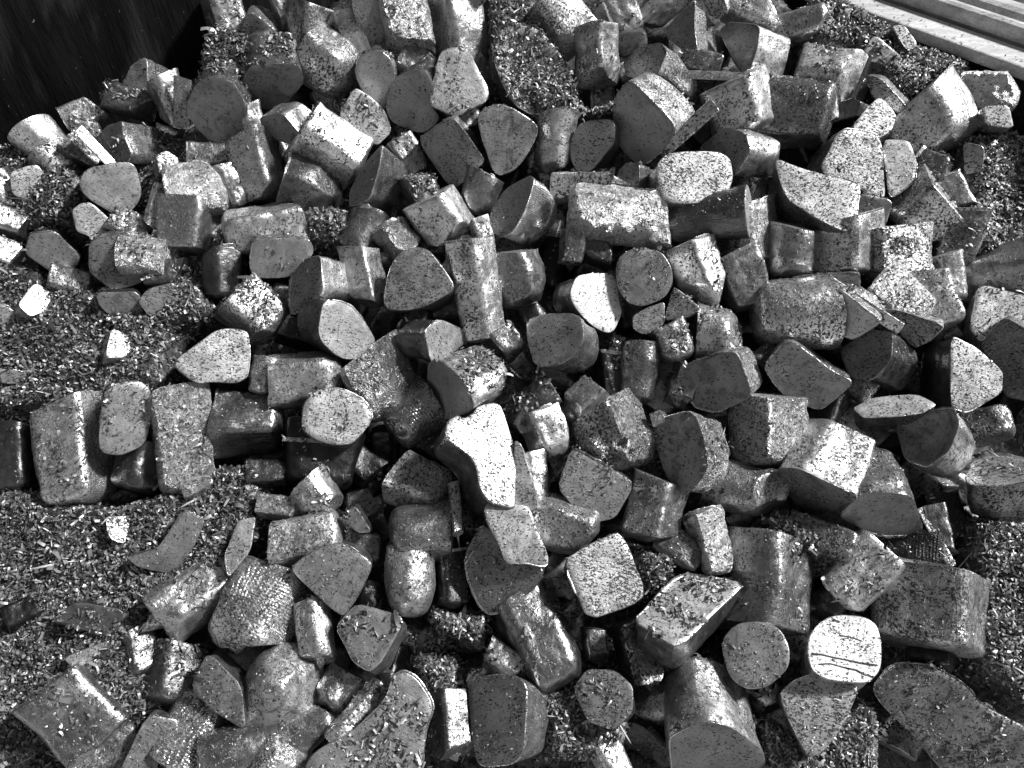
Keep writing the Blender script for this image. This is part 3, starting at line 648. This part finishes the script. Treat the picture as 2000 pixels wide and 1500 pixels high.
B('black narrow slug right of the dark bullet-shaped slug', 1160, 1235, 1166, 1305, 42, 'dd', h=-10)
B('pale square block with dark lower left side, bottom left', 112, 1350, 198, 1428, 112, 'dm', h=36, roll=-10, tilt=0, dome=.1, burr=(.0,.1,1), facets=-4, slant=(0.06, -0.05))
F('black flat face with a bright top strip, bottom left', '285,1400 350,1410 300,1500 290,1535 222,1535', 12, -26, 'dl', L=90, h=18)
B('bright knurled slug right of the black flat face at the bottom', 392, 1398, 348, 1505, 104, 'lw', h=26, bk='knurl', sh='pent')
B('grey slug lying along the bottom edge left of the shaving-covered plate', 440, 1475, 630, 1418, 86, 'mm', h=18, sh='rd')
B('knurled round end at the bottom edge left', 500, 1530, 560, 1470, 92, 'lw', h=26, bk='knurl', sh='rd', tilt=40)
F('dark cube face with pale right edge, left of the dome-topped slug', '374,1345 405,1275 470,1338 478,1425 420,1390', 26, -14, 'dm', L=95, h=26)
B('grit-covered dark slug left of the dark cube face', 345, 1278, 336, 1358, 88, 'dd', h=12, ch=2)
B('pale-topped wedge slug on the lower left slope', 420, 1140, 308, 1228, 98, 'ml', h=28, sh='pent', dome=.6)
B('black slug under the left end of the pale-topped wedge slug', 262, 1238, 284, 1308, 58, 'kd', h=8)
F('long black slab face lying on chips, lower left', '107,1216 146,1175 243,1192 222,1243', 10, -14, 'kd', L=60, h=22)
B('small black slug on chips near the lower left edge', 30, 1208, 88, 1176, 44, 'kk', h=18)
F('bent smooth dark sheet face with a lit left edge, lower left', '250,1086 305,1076 357,998 399,1018 376,1070 333,1119 270,1106', 6, -10, 'dm', L=45, h=26, rnd=1)
F('dull grey upright face right of the bent dark sheet, lower left', '440,1084 464,1018 499,1011 489,1077 447,1126', 6, 4, 'md', L=80, h=20)
F('faint dusty face nearly buried in the lower left chips', '208,1010 256,1008 243,1060 218,1050', -4, 8, 'll', L=40, h=14, ch=1)
F('small pale ramp-like face on the lower left chips', '125,1285 215,1250 190,1285 146,1306', 4, -6, 'ml', L=40, h=20, ch=1)
B('dark curled slug with wavy pale lip below the pale square block, bottom left', 176, 1492, 252, 1446, 62, 'dm', h=10, burr=(.1,.7,8))
# right edge
B('shining rounded-square slug upper right, below the half-round pale slug', 1832, 386, 1778, 448, 108, 'mw', h=24, roll=25)
B('small light slug behind the shining rounded-square slug', 1850, 352, 1888, 412, 42, 'll', h=10)
B('shaving-crusted slug right of the brilliant rough slug', 1872, 425, 1860, 506, 78, 'mm', h=10, ch=2)
F('dusty grey face half buried in chips at the upper right', '1882,278 1922,286 1918,332 1884,340', -2, 4, 'll', L=60, h=16)
B('grey slug under the shavings right of the half-round pale slug', 1800, 332, 1845, 350, 62, 'mm', h=8, ch=3)
F('dusty dark tray of metal brim-full of shavings, top centre', '960,100 985,50 1050,55 1095,110 1128,180 1105,212 1045,226 1000,196', -20, 22, 'dm', L=90, h=22, ch=4, cc=8)
B('light narrow slug left of the large black face, upper left', 490, 212, 500, 275, 42, 'll', h=0)
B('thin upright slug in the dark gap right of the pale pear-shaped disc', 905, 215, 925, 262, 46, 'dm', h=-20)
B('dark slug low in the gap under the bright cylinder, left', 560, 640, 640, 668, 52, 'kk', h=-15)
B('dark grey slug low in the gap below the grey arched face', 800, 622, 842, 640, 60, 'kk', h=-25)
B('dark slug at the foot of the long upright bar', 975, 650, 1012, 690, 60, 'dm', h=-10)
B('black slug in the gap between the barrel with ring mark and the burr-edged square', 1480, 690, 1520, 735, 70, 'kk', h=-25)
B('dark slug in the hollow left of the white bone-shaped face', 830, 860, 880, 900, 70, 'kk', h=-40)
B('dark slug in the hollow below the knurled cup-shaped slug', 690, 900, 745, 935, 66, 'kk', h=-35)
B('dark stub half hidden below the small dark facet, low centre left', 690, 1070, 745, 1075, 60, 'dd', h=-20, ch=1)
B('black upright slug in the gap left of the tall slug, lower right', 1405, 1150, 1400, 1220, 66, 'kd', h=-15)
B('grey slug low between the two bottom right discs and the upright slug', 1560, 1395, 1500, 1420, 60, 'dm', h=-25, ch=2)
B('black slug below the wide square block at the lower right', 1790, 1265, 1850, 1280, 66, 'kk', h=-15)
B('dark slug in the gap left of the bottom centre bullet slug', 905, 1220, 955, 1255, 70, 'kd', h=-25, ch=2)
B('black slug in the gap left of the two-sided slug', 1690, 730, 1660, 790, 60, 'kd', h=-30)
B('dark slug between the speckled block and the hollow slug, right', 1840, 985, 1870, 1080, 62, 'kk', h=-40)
dent(perf, 1062, 420, 12, 26, 20, 30)
dent(lump, 1215, 865, 14, 8, -20, 12)
dent(lump, 1205, 895, 9, 6, 0, 9)
dent(lump, 1232, 885, 8, 10, 0, 8)
dent(cup, 775, 835, 26, 16, 30, 16)
groove(striped, [(1586, 1277), (1605, 1278), (1628, 1284), (1650, 1288), (1678, 1294), (1700, 1298), (1715, 1299)], 3)
groove(striped, [(1600, 1297), (1622, 1296), (1648, 1303), (1672, 1308), (1690, 1317), (1706, 1322)], 2.6)
groove(striped, [(1640, 1240), (1664, 1245), (1684, 1252)], 2)
F('small bright scrap wedged against the inner side of the bin rim', '1742,52 1765,48 1792,86 1772,98', -12, 16, 'wl', L=40, h=26, rnd=1)
B('half-buried speckled slug at the upper left, beside the dusty flat face', 100, 300, 128, 348, 56, 'ml', h=8, ch=1)
B('dark blocky slug on the left slope between trapezoid face and guitar-pick disc', 232, 432, 290, 452, 50, 'dm', h=4, ch=1)
B('grey slug half buried at the left edge below the pale dusty face', 8, 430, 56, 448, 46, 'mm', h=6, ch=1)
B('dark slug half buried beneath the bright wrinkled pebble', 300, 535, 365, 530, 48, 'dd', h=0, ch=1)
B('grey half-buried slug at the left above the dark flat slab', 110, 545, 165, 560, 46, 'dm', h=2, ch=1)
B('pale slug crusted with grit below the small bright block by the wall', 150, 258, 196, 262, 44, 'lm', h=0, ch=2)
B('half-buried slug between the curled-rim lump and the upright square slug', 440, 335, 470, 395, 50, 'mm', h=0, ch=1)
B('thin dark metal rod leaning beside the large pale speckled slug, upper right', 1676, 182, 1692, 120, 7, 'dd', h=44, sh='rd', facets=-4, burr=(0, .1, 0.5), name='metal_rod', cat='metal rod')
B('bright thin sheet strip wedged right of the big smooth dark square face', 1300, 290, 1384, 214, 26, 'lw', h=44, sh='plate', roll=15, facets=-4, name='metal_strip', cat='metal strip')
B('thin pale strip lying level below the tall pale-backed slug, upper right', 1345, 146, 1460, 150, 13, 'lw', h=40, sh='plate', roll=20, facets=-4, name='metal_strip', cat='metal strip')
B('long bright strip along the top of the wedge-shaped grey face, right of centre', 1630, 556, 1742, 634, 20, 'ww', h=54, sh='plate', roll=-20, facets=-4, name='metal_strip', cat='metal strip')
B('thin pale sliver sticking out left under the pale rounded triangular face', 560, 858, 648, 862, 7, 'll', h=36, sh='plate', roll=10, facets=-4, name='metal_strip', cat='metal strip')
B('bright folded strip left of the dark curved face, upper left slope', 168, 262, 208, 316, 16, 'lw', h=36, sh='plate', roll=20, facets=-3, name='metal_strip', cat='metal strip')
B('pale bent sheet strip below the peaked crest slug, upper left', 362, 165, 350, 240, 26, 'll', h=30, sh='plate', roll=-20, facets=-3, name='metal_strip', cat='metal strip')
B('narrow pale strip standing in shadow in the lower right hollow', 1812, 1004, 1846, 1092, 13, 'lm', h=10, sh='plate', roll=25, facets=-4, name='metal_strip', cat='metal strip')

# ---------------------------------------------------------------- the bed of the heap
CHIP = [  # where turnings lie high between the slugs (outlines on the slope)
    [(-500, 255), (0, 262), (90, 250), (150, 300), (165, 370), (130, 440), (40, 450), (-500, 470)],
    [(-500, 470), (40, 500), (110, 530), (180, 565), (290, 600), (350, 520), (430, 600), (345, 640), (330, 700), (340, 770), (190, 800), (90, 800), (-500, 860)],
    [(-500, 930), (90, 948), (220, 985), (420, 905), (520, 880), (515, 1020), (440, 1130), (290, 1190), (300, 1370), (230, 1420), (60, 1430), (-60, 1560), (-500, 1560)],
    [(1560, 60), (1600, -60), (1760, 40), (1900, 110), (1930, 165), (1830, 178), (1800, 205), (1740, 180), (1690, 125)],
    [(1870, 245), (1990, 240), (2060, 250), (2500, 400), (2500, 500), (2000, 500), (1880, 500), (1860, 420), (1890, 380), (1870, 320)],
    [(1895, 1000), (2500, 1010), (2500, 1460), (2020, 1420), (1900, 1290), (1905, 1150)],
    [(930, -40), (1060, -30), (1090, 90), (1150, 200), (1210, 160), (1215, 230), (1110, 235), (1040, 225), (960, 150)],
    [(1050, 1340), (1150, 1330), (1240, 1420), (1210, 1500), (1070, 1490)],
    [(1480, 1380), (1560, 1420), (1730, 1370), (1740, 1560), (1480, 1560)],
    [(785, 1275), (890, 1275), (900, 1370), (850, 1390)],
    [(1230, 1060), (1350, 1070), (1340, 1135), (1250, 1180)],
    [(570, 385), (700, 395), (690, 470), (600, 480)],
    [(380, 20), (500, 40), (490, 150), (370, 160)],
    [(820, 1180), (960, 1190), (960, 1260), (850, 1260)],
    [(1180, 640), (1240, 640), (1230, 690), (1180, 690)],
    [(1480, 1000), (1540, 990), (1700, 1070), (1620, 1130), (1560, 1090)],
]
THIN = [[(100, 225), (240, 200), (470, 260), (470, 400), (430, 600), (130, 560), (110, 440)], [(-300, 1380), (60, 1400), (300, 1300), (420, 1560), (-300, 1560)]]
CREST = [(-900, 250), (0, 250), (60, 236), (125, 212), (200, 188), (235, 165), (300, 158), (360, 150), (385, 110), (420, 45), (440, 10), (560, -45), (700, -160), (1500, -160), (1640, -30), (1780, 62), (1860, 105), (1915, 150), (1975, 200), (1990, 270), (2080, 330), (2600, 420)]
def crest_y(x):
    for i in range(len(CREST) - 1):
        a, b = CREST[i], CREST[i + 1]
        if a[0] <= x <= b[0]: return a[1] + (b[1] - a[1]) * (x - a[0]) / (b[0] - a[0])
    return CREST[0][1] if x < CREST[0][0] else CREST[-1][1]
def atz(x, y, z):
    d = ray(x, y); return CAM + d * ((z - CAM.z) / d.z)
ZR = 0.955
RA, RB = atz(1640, 0, ZR), atz(2000, 128, ZR); RD = (RB - RA).normalized(); RS = Vector((-RD.y, RD.x, 0))
if RS.x < 0: RS = -RS
EA, EB = at(0, 250), at(430, 20); EA.z = EB.z = 0; ED = (EB - EA).normalized(); ES = Vector((-ED.y, ED.x, 0))
if ES.y < 0: ES = -ES
EA = EA + ES * 0.05
WALLS = [(RA, RS), (EA, ES)]
NX, NY = 300, 240
x0, x1, y0, y1 = -460, 2460, -360, 1860
mask = np.zeros((NY, NX)); fall = np.zeros((NY, NX))
for j in range(NY):
    for i in range(NX):
        X = x0 + (x1 - x0) * i / (NX - 1); Y = y0 + (y1 - y0) * j / (NY - 1)
        jx = X + 12 * noise.noise(Vector((X * .03, Y * .03, 4))); jy = Y + 12 * noise.noise(Vector((X * .03, Y * .03, 9)))
        mask[j, i] = 1.0 if any(inpoly(jx, jy, p) for p in CHIP) else 0.62 * any(inpoly(jx, jy, p) for p in THIN)
        fall[j, i] = max(0.0, crest_y(jx) - jy)
def blur(a, n):
    for _ in range(n):
        p = np.pad(a, 1, mode='edge')
        a = (p[:-2, 1:-1] + p[2:, 1:-1] + p[1:-1, :-2] + p[1:-1, 2:] + 2 * a) / 6
    return a
soft = blur(mask, 5)
H = np.zeros((NY, NX)); verts = []
for j in range(NY):
    for i in range(NX):
        X = x0 + (x1 - x0) * i / (NX - 1); Y = y0 + (y1 - y0) * j / (NY - 1)
        nz = noise.noise(Vector((X * .012, Y * .012, 2))) * 14 + noise.noise(Vector((X * .05, Y * .05, 7))) * 6
        h = -150 + 152 * soft[j, i] + nz * (0.5 + 0.5 * soft[j, i])
        h -= min(1.6 * fall[j, i], 500)
        H[j, i] = h
        P = at(X, Y, 0) + PN * (h * PX)
        for o_, s_ in WALLS:
            if (P - o_).dot(s_) > -0.004: P.z = min(P.z, 0.1)
        verts.append(P)
faces = [(j * NX + i, (j + 1) * NX + i, (j + 1) * NX + i + 1, j * NX + i + 1) for j in range(NY - 1) for i in range(NX - 1)]
m, t, b = nodes('packed turnings')
tc = t.nodes.new('ShaderNodeTexCoord'); vo = t.nodes.new('ShaderNodeTexVoronoi'); vo.inputs['Scale'].default_value = 190
link(t, tc.outputs['Object'], vo.inputs['Vector'])
sp = t.nodes.new('ShaderNodeSeparateColor'); link(t, vo.outputs['Color'], sp.inputs[0])
cv = ramp(t, sp.outputs[0], 0.0, 0.02, 1.0, 0.16); cc_ = t.nodes.new('ShaderNodeCombineColor')
for i in range(3): link(t, cv, cc_.inputs[i])
link(t, cc_.outputs[0], b.inputs['Base Color']); b.inputs['Metallic'].default_value = 0.6; b.inputs['Roughness'].default_value = 0.5
bp = t.nodes.new('ShaderNodeBump'); bp.inputs['Strength'].default_value = 1; bp.inputs['Distance'].default_value = 0.006
link(t, sp.outputs[1], bp.inputs['Height']); link(t, bp.outputs[0], b.inputs['Normal'])
bed = mesh_obj('swarf_bed', verts, faces, m)
tag(bed, 'dark bed of packed metal turnings under the slugs', 'swarf', kind='stuff')

# ---------------------------------------------------------------- slugs of the layer beneath, seen through the gaps
bpy.context.view_layer.update()
def world_tree():
    bv, bf, own = [], [], []
    for root, bo, fo, ch in SLUGS:
        for o in (bo, fo):
            mw = o.matrix_world; off = len(bv)
            bv.extend(mw @ v.co for v in o.data.vertices)
            for p in o.data.polygons: bf.append([off + k for k in p.vertices]); own.append(ch)
    noff = len(bv); bv.extend(v.co.copy() for v in bed.data.vertices)
    for p in bed.data.polygons: bf.append([noff + k for k in p.vertices]); own.append(-1)
    return BVHTree.FromPolygons(bv, bf), own
bvh, own = world_tree()
gaps = []
for gy in range(70, 1510, 14):
    for gx in range(20, 1990, 14):
        d = ray(gx, gy); hit = bvh.ray_cast(CAM, d)
        if hit[0] is None or own[hit[2]] >= 0: continue
        i = int(round((gx - x0) / (x1 - x0) * (NX - 1))); j = int(round((gy - y0) / (y1 - y0) * (NY - 1)))
        if soft[j, i] > 0.75 or crest_y(gx) > gy - 30: continue
        gaps.append((gx, gy))
random.seed(5)
centres = [(topx(r_.matrix_world @ Vector((0, 0, 0.05))), r_['label']) for r_, *_ in SLUGS]
taken = set(); placed = []
cand = sorted(gaps, key=lambda g: -sum(1 for q in gaps if abs(q[0] - g[0]) < 36 and abs(q[1] - g[1]) < 36))
for g in cand:
    if len(placed) >= 115: break
    if any(math.hypot(g[0] - q[0], g[1] - q[1]) < 54 for q in placed): continue
    near = sorted(centres, key=lambda c: math.hypot(c[0][0] - g[0], c[0][1] - g[1]))[:8]
    lab = None
    for c, l in near:
        s_ = l.split(',')[0]
        if len(s_.split()) > 10: continue
        if s_ in taken: continue
        dx, dy = g[0] - c[0], g[1] - c[1]
        where = ('right of' if dx > 0 else 'left of') if abs(dx) > abs(dy) else ('below' if dy > 0 else 'above')
        lab = 'dark slug deep in gap ' + where + ' ' + s_; taken.add(s_); break
    if not lab or len(lab.split()) > 16: continue
    placed.append(g)
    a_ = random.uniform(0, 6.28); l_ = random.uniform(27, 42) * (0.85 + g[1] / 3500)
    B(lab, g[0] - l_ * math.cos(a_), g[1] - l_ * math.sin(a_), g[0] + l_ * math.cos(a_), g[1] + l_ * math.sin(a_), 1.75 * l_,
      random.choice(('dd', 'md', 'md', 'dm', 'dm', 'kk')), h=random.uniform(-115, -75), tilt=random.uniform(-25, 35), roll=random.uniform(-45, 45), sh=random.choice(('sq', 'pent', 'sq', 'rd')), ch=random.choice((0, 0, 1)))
print('gap slugs', len(placed))

# ---------------------------------------------------------------- metal shavings
bpy.context.view_layer.update()
random.seed(21)
SLUGS = [(a, b_, c, ch or (1 if random.random() < 0.3 else 0)) for a, b_, c, ch in SLUGS]
bvh, own = world_tree()
rnd = random.Random(11)
fv, ff, fn = [], [], 0
def flake(P, n, size, flat):
    """a small curved shaving lying on a surface with normal n"""
    u = Vector((rnd.gauss(0, 1), rnd.gauss(0, 1), rnd.gauss(0, 1)))
    nn = (n + Vector((rnd.gauss(0, flat), rnd.gauss(0, flat), rnd.gauss(0, flat)))).normalized()
    u = (u - nn * u.dot(nn)).normalized(); v = nn.cross(u)
    l = size * rnd.uniform(0.6, 1.5); wd = size * rnd.uniform(0.25, 0.6); c = rnd.uniform(-0.45, 0.55) * l
    if rnd.random() < 0.06: l *= 2.4; wd *= 0.5
    if rnd.random() < 0.012 and size > 5 * PX: l *= 2.6; wd *= 1.8; c *= 2.5
    base = len(fv); S = 3
    for k in range(S + 1):
        s = k / S - 0.5; tw = wd * (1 - 1.2 * s * s) * rnd.uniform(0.75, 1.1)
        q = P + u * (s * l) + nn * (c * (0.25 - s * s) * 1.6)
        tilt = nn * (wd * 0.5 * rnd.uniform(-0.5, 0.5))
        fv.append(q + v * tw * 0.5 + tilt); fv.append(q - v * tw * 0.5 - tilt)
    for k in range(S):
        a = base + 2 * k; ff.append((a, a + 1, a + 3, a + 2))
UP = Vector((0, 0, 1))
# the drifts, laid over the bed itself
ntry = 0
for j in range(NY - 1):
    for i in range(NX - 1):
        s = soft[j, i]
        X = x0 + (x1 - x0) * i / (NX - 1); Y = y0 + (y1 - y0) * j / (NY - 1)
        if X < -250 or X > 2250 or Y > 1620: continue
        if fall[j, i] > 30: continue
        cnt = 6.5 * s if s > 0.25 else 0.5
        k = int(cnt) + (rnd.random() < cnt - int(cnt))
        for _ in range(k):
            a, b_ = rnd.random(), rnd.random()
            v00, v10, v01 = verts[j * NX + i], verts[j * NX + i + 1], verts[(j + 1) * NX + i]
            P = v00 + (v10 - v00) * a + (v01 - v00) * b_
            flake(P + PN * rnd.uniform(0, 7) * PX, PN, rnd.uniform(5, 11) * PX, 0.5)
for _ in range(160):     # a few thrown onto the rim
    P = RA + RD * rnd.uniform(-0.3, 0.6) + RS * (0.06 * rnd.random() ** 1.5); P.z = ZR + 0.001
    flake(P, UP, rnd.uniform(4, 9) * PX, 0.3)
# shavings that fell on top of the slugs: dropped straight down
for root, bo, fo, ch in SLUGS:
    if not ch: continue
    c = root.matrix_world.translation
    pts = [fo.matrix_world @ v.co for v in fo.data.vertices] + [bo.matrix_world @ v.co for v in bo.data.vertices]
    xs = [p.x for p in pts]; ys = [p.y for p in pts]; zt = max(p.z for p in pts) + 0.06
    ax, bx, ay, by = min(xs), max(xs), min(ys), max(ys)
    A = (bx - ax) * (by - ay) / (PX * PX)
    for _ in range(int(A * (0, 0.012, 0.03, 0.05, 0.08)[ch])):
        x, y = rnd.uniform(ax, bx), rnd.uniform(ay, by)
        if noise.noise(Vector((x * 28, y * 28, 3))) < (0.12, 0.1, -0.05, -0.25, -1)[ch]: continue
        hit = bvh.ray_cast(Vector((x, y, zt)), -UP)
        if hit[0] is None or hit[1].z < 0.45 or own[hit[2]] != ch: continue
        flake(hit[0] + hit[1] * rnd.uniform(0.5, 5) * PX, hit[1], rnd.uniform(5, 11) * PX, 0.5)
# fine grit over the whole heap
for _ in range(52000):
    P = at(rnd.uniform(-60, 2060), rnd.uniform(-60, 1560), 160)
    hit = bvh.ray_cast(P, -UP)
    if hit[0] is None or hit[1].z < 0.55 or own[hit[2]] < 0: continue
    if noise.noise(hit[0] * 22) < -0.12 and rnd.random() < 0.8: continue
    flake(hit[0] + hit[1] * 0.6 * PX, hit[1], rnd.uniform(2.2, 5.5) * PX, 0.3)
me = bpy.data.meshes.new('metal_shavings')
me.vertices.add(len(fv)); me.vertices.foreach_set('co', np.array([c for v in fv for c in v], dtype=np.float32))
nf = len(ff); me.loops.add(nf * 4); me.loops.foreach_set('vertex_index', np.array(ff, dtype=np.int32).ravel())
me.polygons.add(nf); me.polygons.foreach_set('loop_start', np.arange(0, nf * 4, 4, dtype=np.int32))
me.update(calc_edges=True)
m, t, b = nodes('loose shaving metal')
g = t.nodes.new('ShaderNodeNewGeometry')
v_ = math_(t, 'POWER', g.outputs['Random Per Island'], 1.6); cv = ramp(t, v_, 0, 0.05, 1, 0.52)
cc_ = t.nodes.new('ShaderNodeCombineColor')
for i in range(3): link(t, cv, cc_.inputs[i])
link(t, cc_.outputs[0], b.inputs['Base Color']); b.inputs['Metallic'].default_value = 0.5; b.inputs['Roughness'].default_value = 0.5
me.materials.append(m)
o = bpy.data.objects.new('metal_shavings', me); COL.objects.link(o)
tag(o, 'loose curled metal shavings and grit scattered over the heap', 'shavings', kind='stuff')
print('flakes', nf // 3, 'slugs', len(SLUGS))

# ---------------------------------------------------------------- the bin and what lies beyond it
def box_obj(name, P0, P1, wv, hv, material, parent=None, bevel=0.006, seg=1):
    """a beam from P0 to P1 with cross-section vectors wv and hv"""
    vs = []
    n = seg + 1
    for k in range(n):
        c = P0.lerp(P1, k / seg)
        for a, b2 in ((0, 0), (1, 0), (1, 1), (0, 1)):
            vs.append(c + wv * a + hv * b2)
    fs = [(3, 2, 1, 0), tuple(4 * seg + q for q in (0, 1, 2, 3))]
    for k in range(seg):
        for q in range(4): fs.append((4 * k + q, 4 * k + (q + 1) % 4, 4 * k + 4 + (q + 1) % 4, 4 * k + 4 + q))
    o = mesh_obj(name, vs, fs, material, parent, smooth=False)
    bm = o.modifiers.new('bevel', 'BEVEL'); bm.width = bevel; bm.segments = 2
    return o
def surf(name, tone, rough, metallic, sc, amp, stretch=(1, 1, 1), bump=0.004):
    m, t, b = nodes(name)
    tc = t.nodes.new('ShaderNodeTexCoord'); mp = t.nodes.new('ShaderNodeMapping'); mp.inputs['Scale'].default_value = stretch
    link(t, tc.outputs['Object'], mp.inputs[0])
    n1 = noise_(t, mp.outputs[0], sc, 6, 0.65, 0.4); n2 = noise_(t, mp.outputs[0], sc * 7, 4, 0.7)
    v = math_(t, 'MULTIPLY', ramp(t, n1, 0.3, 1 - amp, 0.7, 1 + amp), tone)
    v = math_(t, 'MULTIPLY', v, ramp(t, n2, 0.3, 1 - amp * 0.6, 0.7, 1 + amp * 0.4))
    c = t.nodes.new('ShaderNodeCombineColor')
    for i in range(3): link(t, v, c.inputs[i])
    link(t, c.outputs[0], b.inputs['Base Color']); b.inputs['Roughness'].default_value = rough; b.inputs['Specular IOR Level'].default_value = 0.12 if tone < 0.05 else 0.5; b.inputs['Metallic'].default_value = metallic
    bp = t.nodes.new('ShaderNodeBump'); bp.inputs['Distance'].default_value = bump; bp.inputs['Strength'].default_value = 0.7
    link(t, n2, bp.inputs['Height']); link(t, bp.outputs[0], b.inputs['Normal'])
    return m
wall_m = surf('blackened bin wall', 0.007, 0.75, 0.0, 5, 0.8, (3, 3, 0.5), 0.004)
t = wall_m.node_tree; b = t.nodes['Principled BSDF']; old = b.inputs['Base Color'].links[0].from_socket
tc = t.nodes.new('ShaderNodeTexCoord'); mp = t.nodes.new('ShaderNodeMapping'); mp.inputs['Scale'].default_value = (9, 9, 1.6); link(t, tc.outputs['Object'], mp.inputs[0])
smear = ramp(t, noise_(t, mp.outputs[0], 1.0, 5, 0.6, 0.8), 0.5, 0.0, 0.72, 0.05)
speck = ramp(t, noise_(t, tc.outputs['Object'], 150, 2, 0.5), 0.73, 0.0, 0.77, 0.09)
addv = math_(t, 'ADD', smear, speck); cx_ = t.nodes.new('ShaderNodeCombineColor')
for i in range(3): link(t, addv, cx_.inputs[i])
mx = t.nodes.new('ShaderNodeVectorMath'); mx.operation = 'ADD'; link(t, old, mx.inputs[0]); link(t, cx_.outputs[0], mx.inputs[1]); link(t, mx.outputs[0], b.inputs['Base Color'])
rim_m = surf('worn pale steel rim', 0.62, 0.55, 0.1, 7, 0.42, (1, 4, 5))
beam_m = surf('weathered pale beam', 0.5, 0.6, 0.0, 9, 0.45, (1, 6, 6))
conc_m = surf('pale concrete', 0.45, 0.9, 0.0, 3, 0.3)
bin_ = bpy.data.objects.new('scrap_bin', None); COL.objects.link(bin_)
tag(bin_, 'black steel scrap bin with a worn bright rim behind the heap', 'scrap bin')
bin_.location = (0, 1.4, 0)
bpy.context.view_layer.update()
def inbin(o):
    o.parent = bin_; o.matrix_parent_inverse = bin_.matrix_world.inverted(); return o
A = RA - RD * 0.49; Bq = RB + RD * 2.0; side = RS
inbin(box_obj('side_wall', A + Vector((0, 0, -0.95)), Bq + Vector((0, 0, -0.95)), side * 0.02, Vector((0, 0, 0.93)), wall_m))
inbin(box_obj('rim', A - Vector((0, 0, 0.02)) - side * 0.006, Bq - Vector((0, 0, 0.02)) - side * 0.006, side * 0.07, Vector((0, 0, 0.02)), rim_m, bevel=0.004, seg=8))
inbin(box_obj('rim_lip', A + side * 0.066, Bq + side * 0.066, side * 0.028, Vector((0, 0, 0.028)), rim_m, bevel=0.01))
inbin(box_obj('end_wall', EA - ED * 1.6, EA + ED * 1.31, ES * 0.02, Vector((0, 0, 1.75)), wall_m))

# beyond the rim
G = -0.02
gv = [(-40, -40, -1.2), (60, -40, -1.2), (60, 60, -1.2), (-40, 60, -1.2)]
gr = mesh_obj('ground', [Vector(v) for v in gv], [(0, 1, 2, 3)], conc_m, smooth=False); tag(gr, 'pale concrete yard beyond the bin', kind='structure')
def along(name, label, cat, t0, t1, off, z, wd, ht, mtl, bev=0.01):
    P = RA + RD * t0 + side * off; Q = RA + RD * t1 + side * off; P.z = Q.z = z
    return tag(box_obj(name, P, Q, side * wd, Vector((0, 0, ht)), mtl, bevel=bev, seg=5), label, cat)
along('timber_beam', 'round-ended pale beam lying just beyond the bright bin rim', 'beam', -0.6, 0.415, 0.100, 0.945, 0.05, 0.046, beam_m, 0.014)
along('timber_beam', 'second pale beam in line with the round-ended beam, top right corner', 'beam', 0.425, 2.2, 0.102, 0.94, 0.05, 0.044, beam_m, 0.008)
along('concrete_block', 'small pale block at the top right corner, left of its larger neighbour', 'block', 0.335, 0.385, 0.185, 0.95, 0.05, 0.042, conc_m, 0.004)
along('concrete_block', 'larger pale block at the very top right corner', 'block', 0.392, 0.52, 0.185, 0.95, 0.05, 0.042, conc_m, 0.004)
along('plank', 'long pale plank furthest back at the top right corner', 'plank', -0.4, 2.2, 0.245, 0.95, 0.03, 0.052, rim_m, 0.004)
shelf = box_obj('ledge', A + side * 0.10 + Vector((0, 0, -0.08)), Bq + side * 0.10 + Vector((0, 0, -0.08)), side * 0.9, Vector((0, 0, 0.06)), surf('grimy ledge', 0.32, 0.8, 0, 6, 0.4))
tag(shelf, 'grimy pale ledge that carries the beams beyond the bin rim', 'ledge')
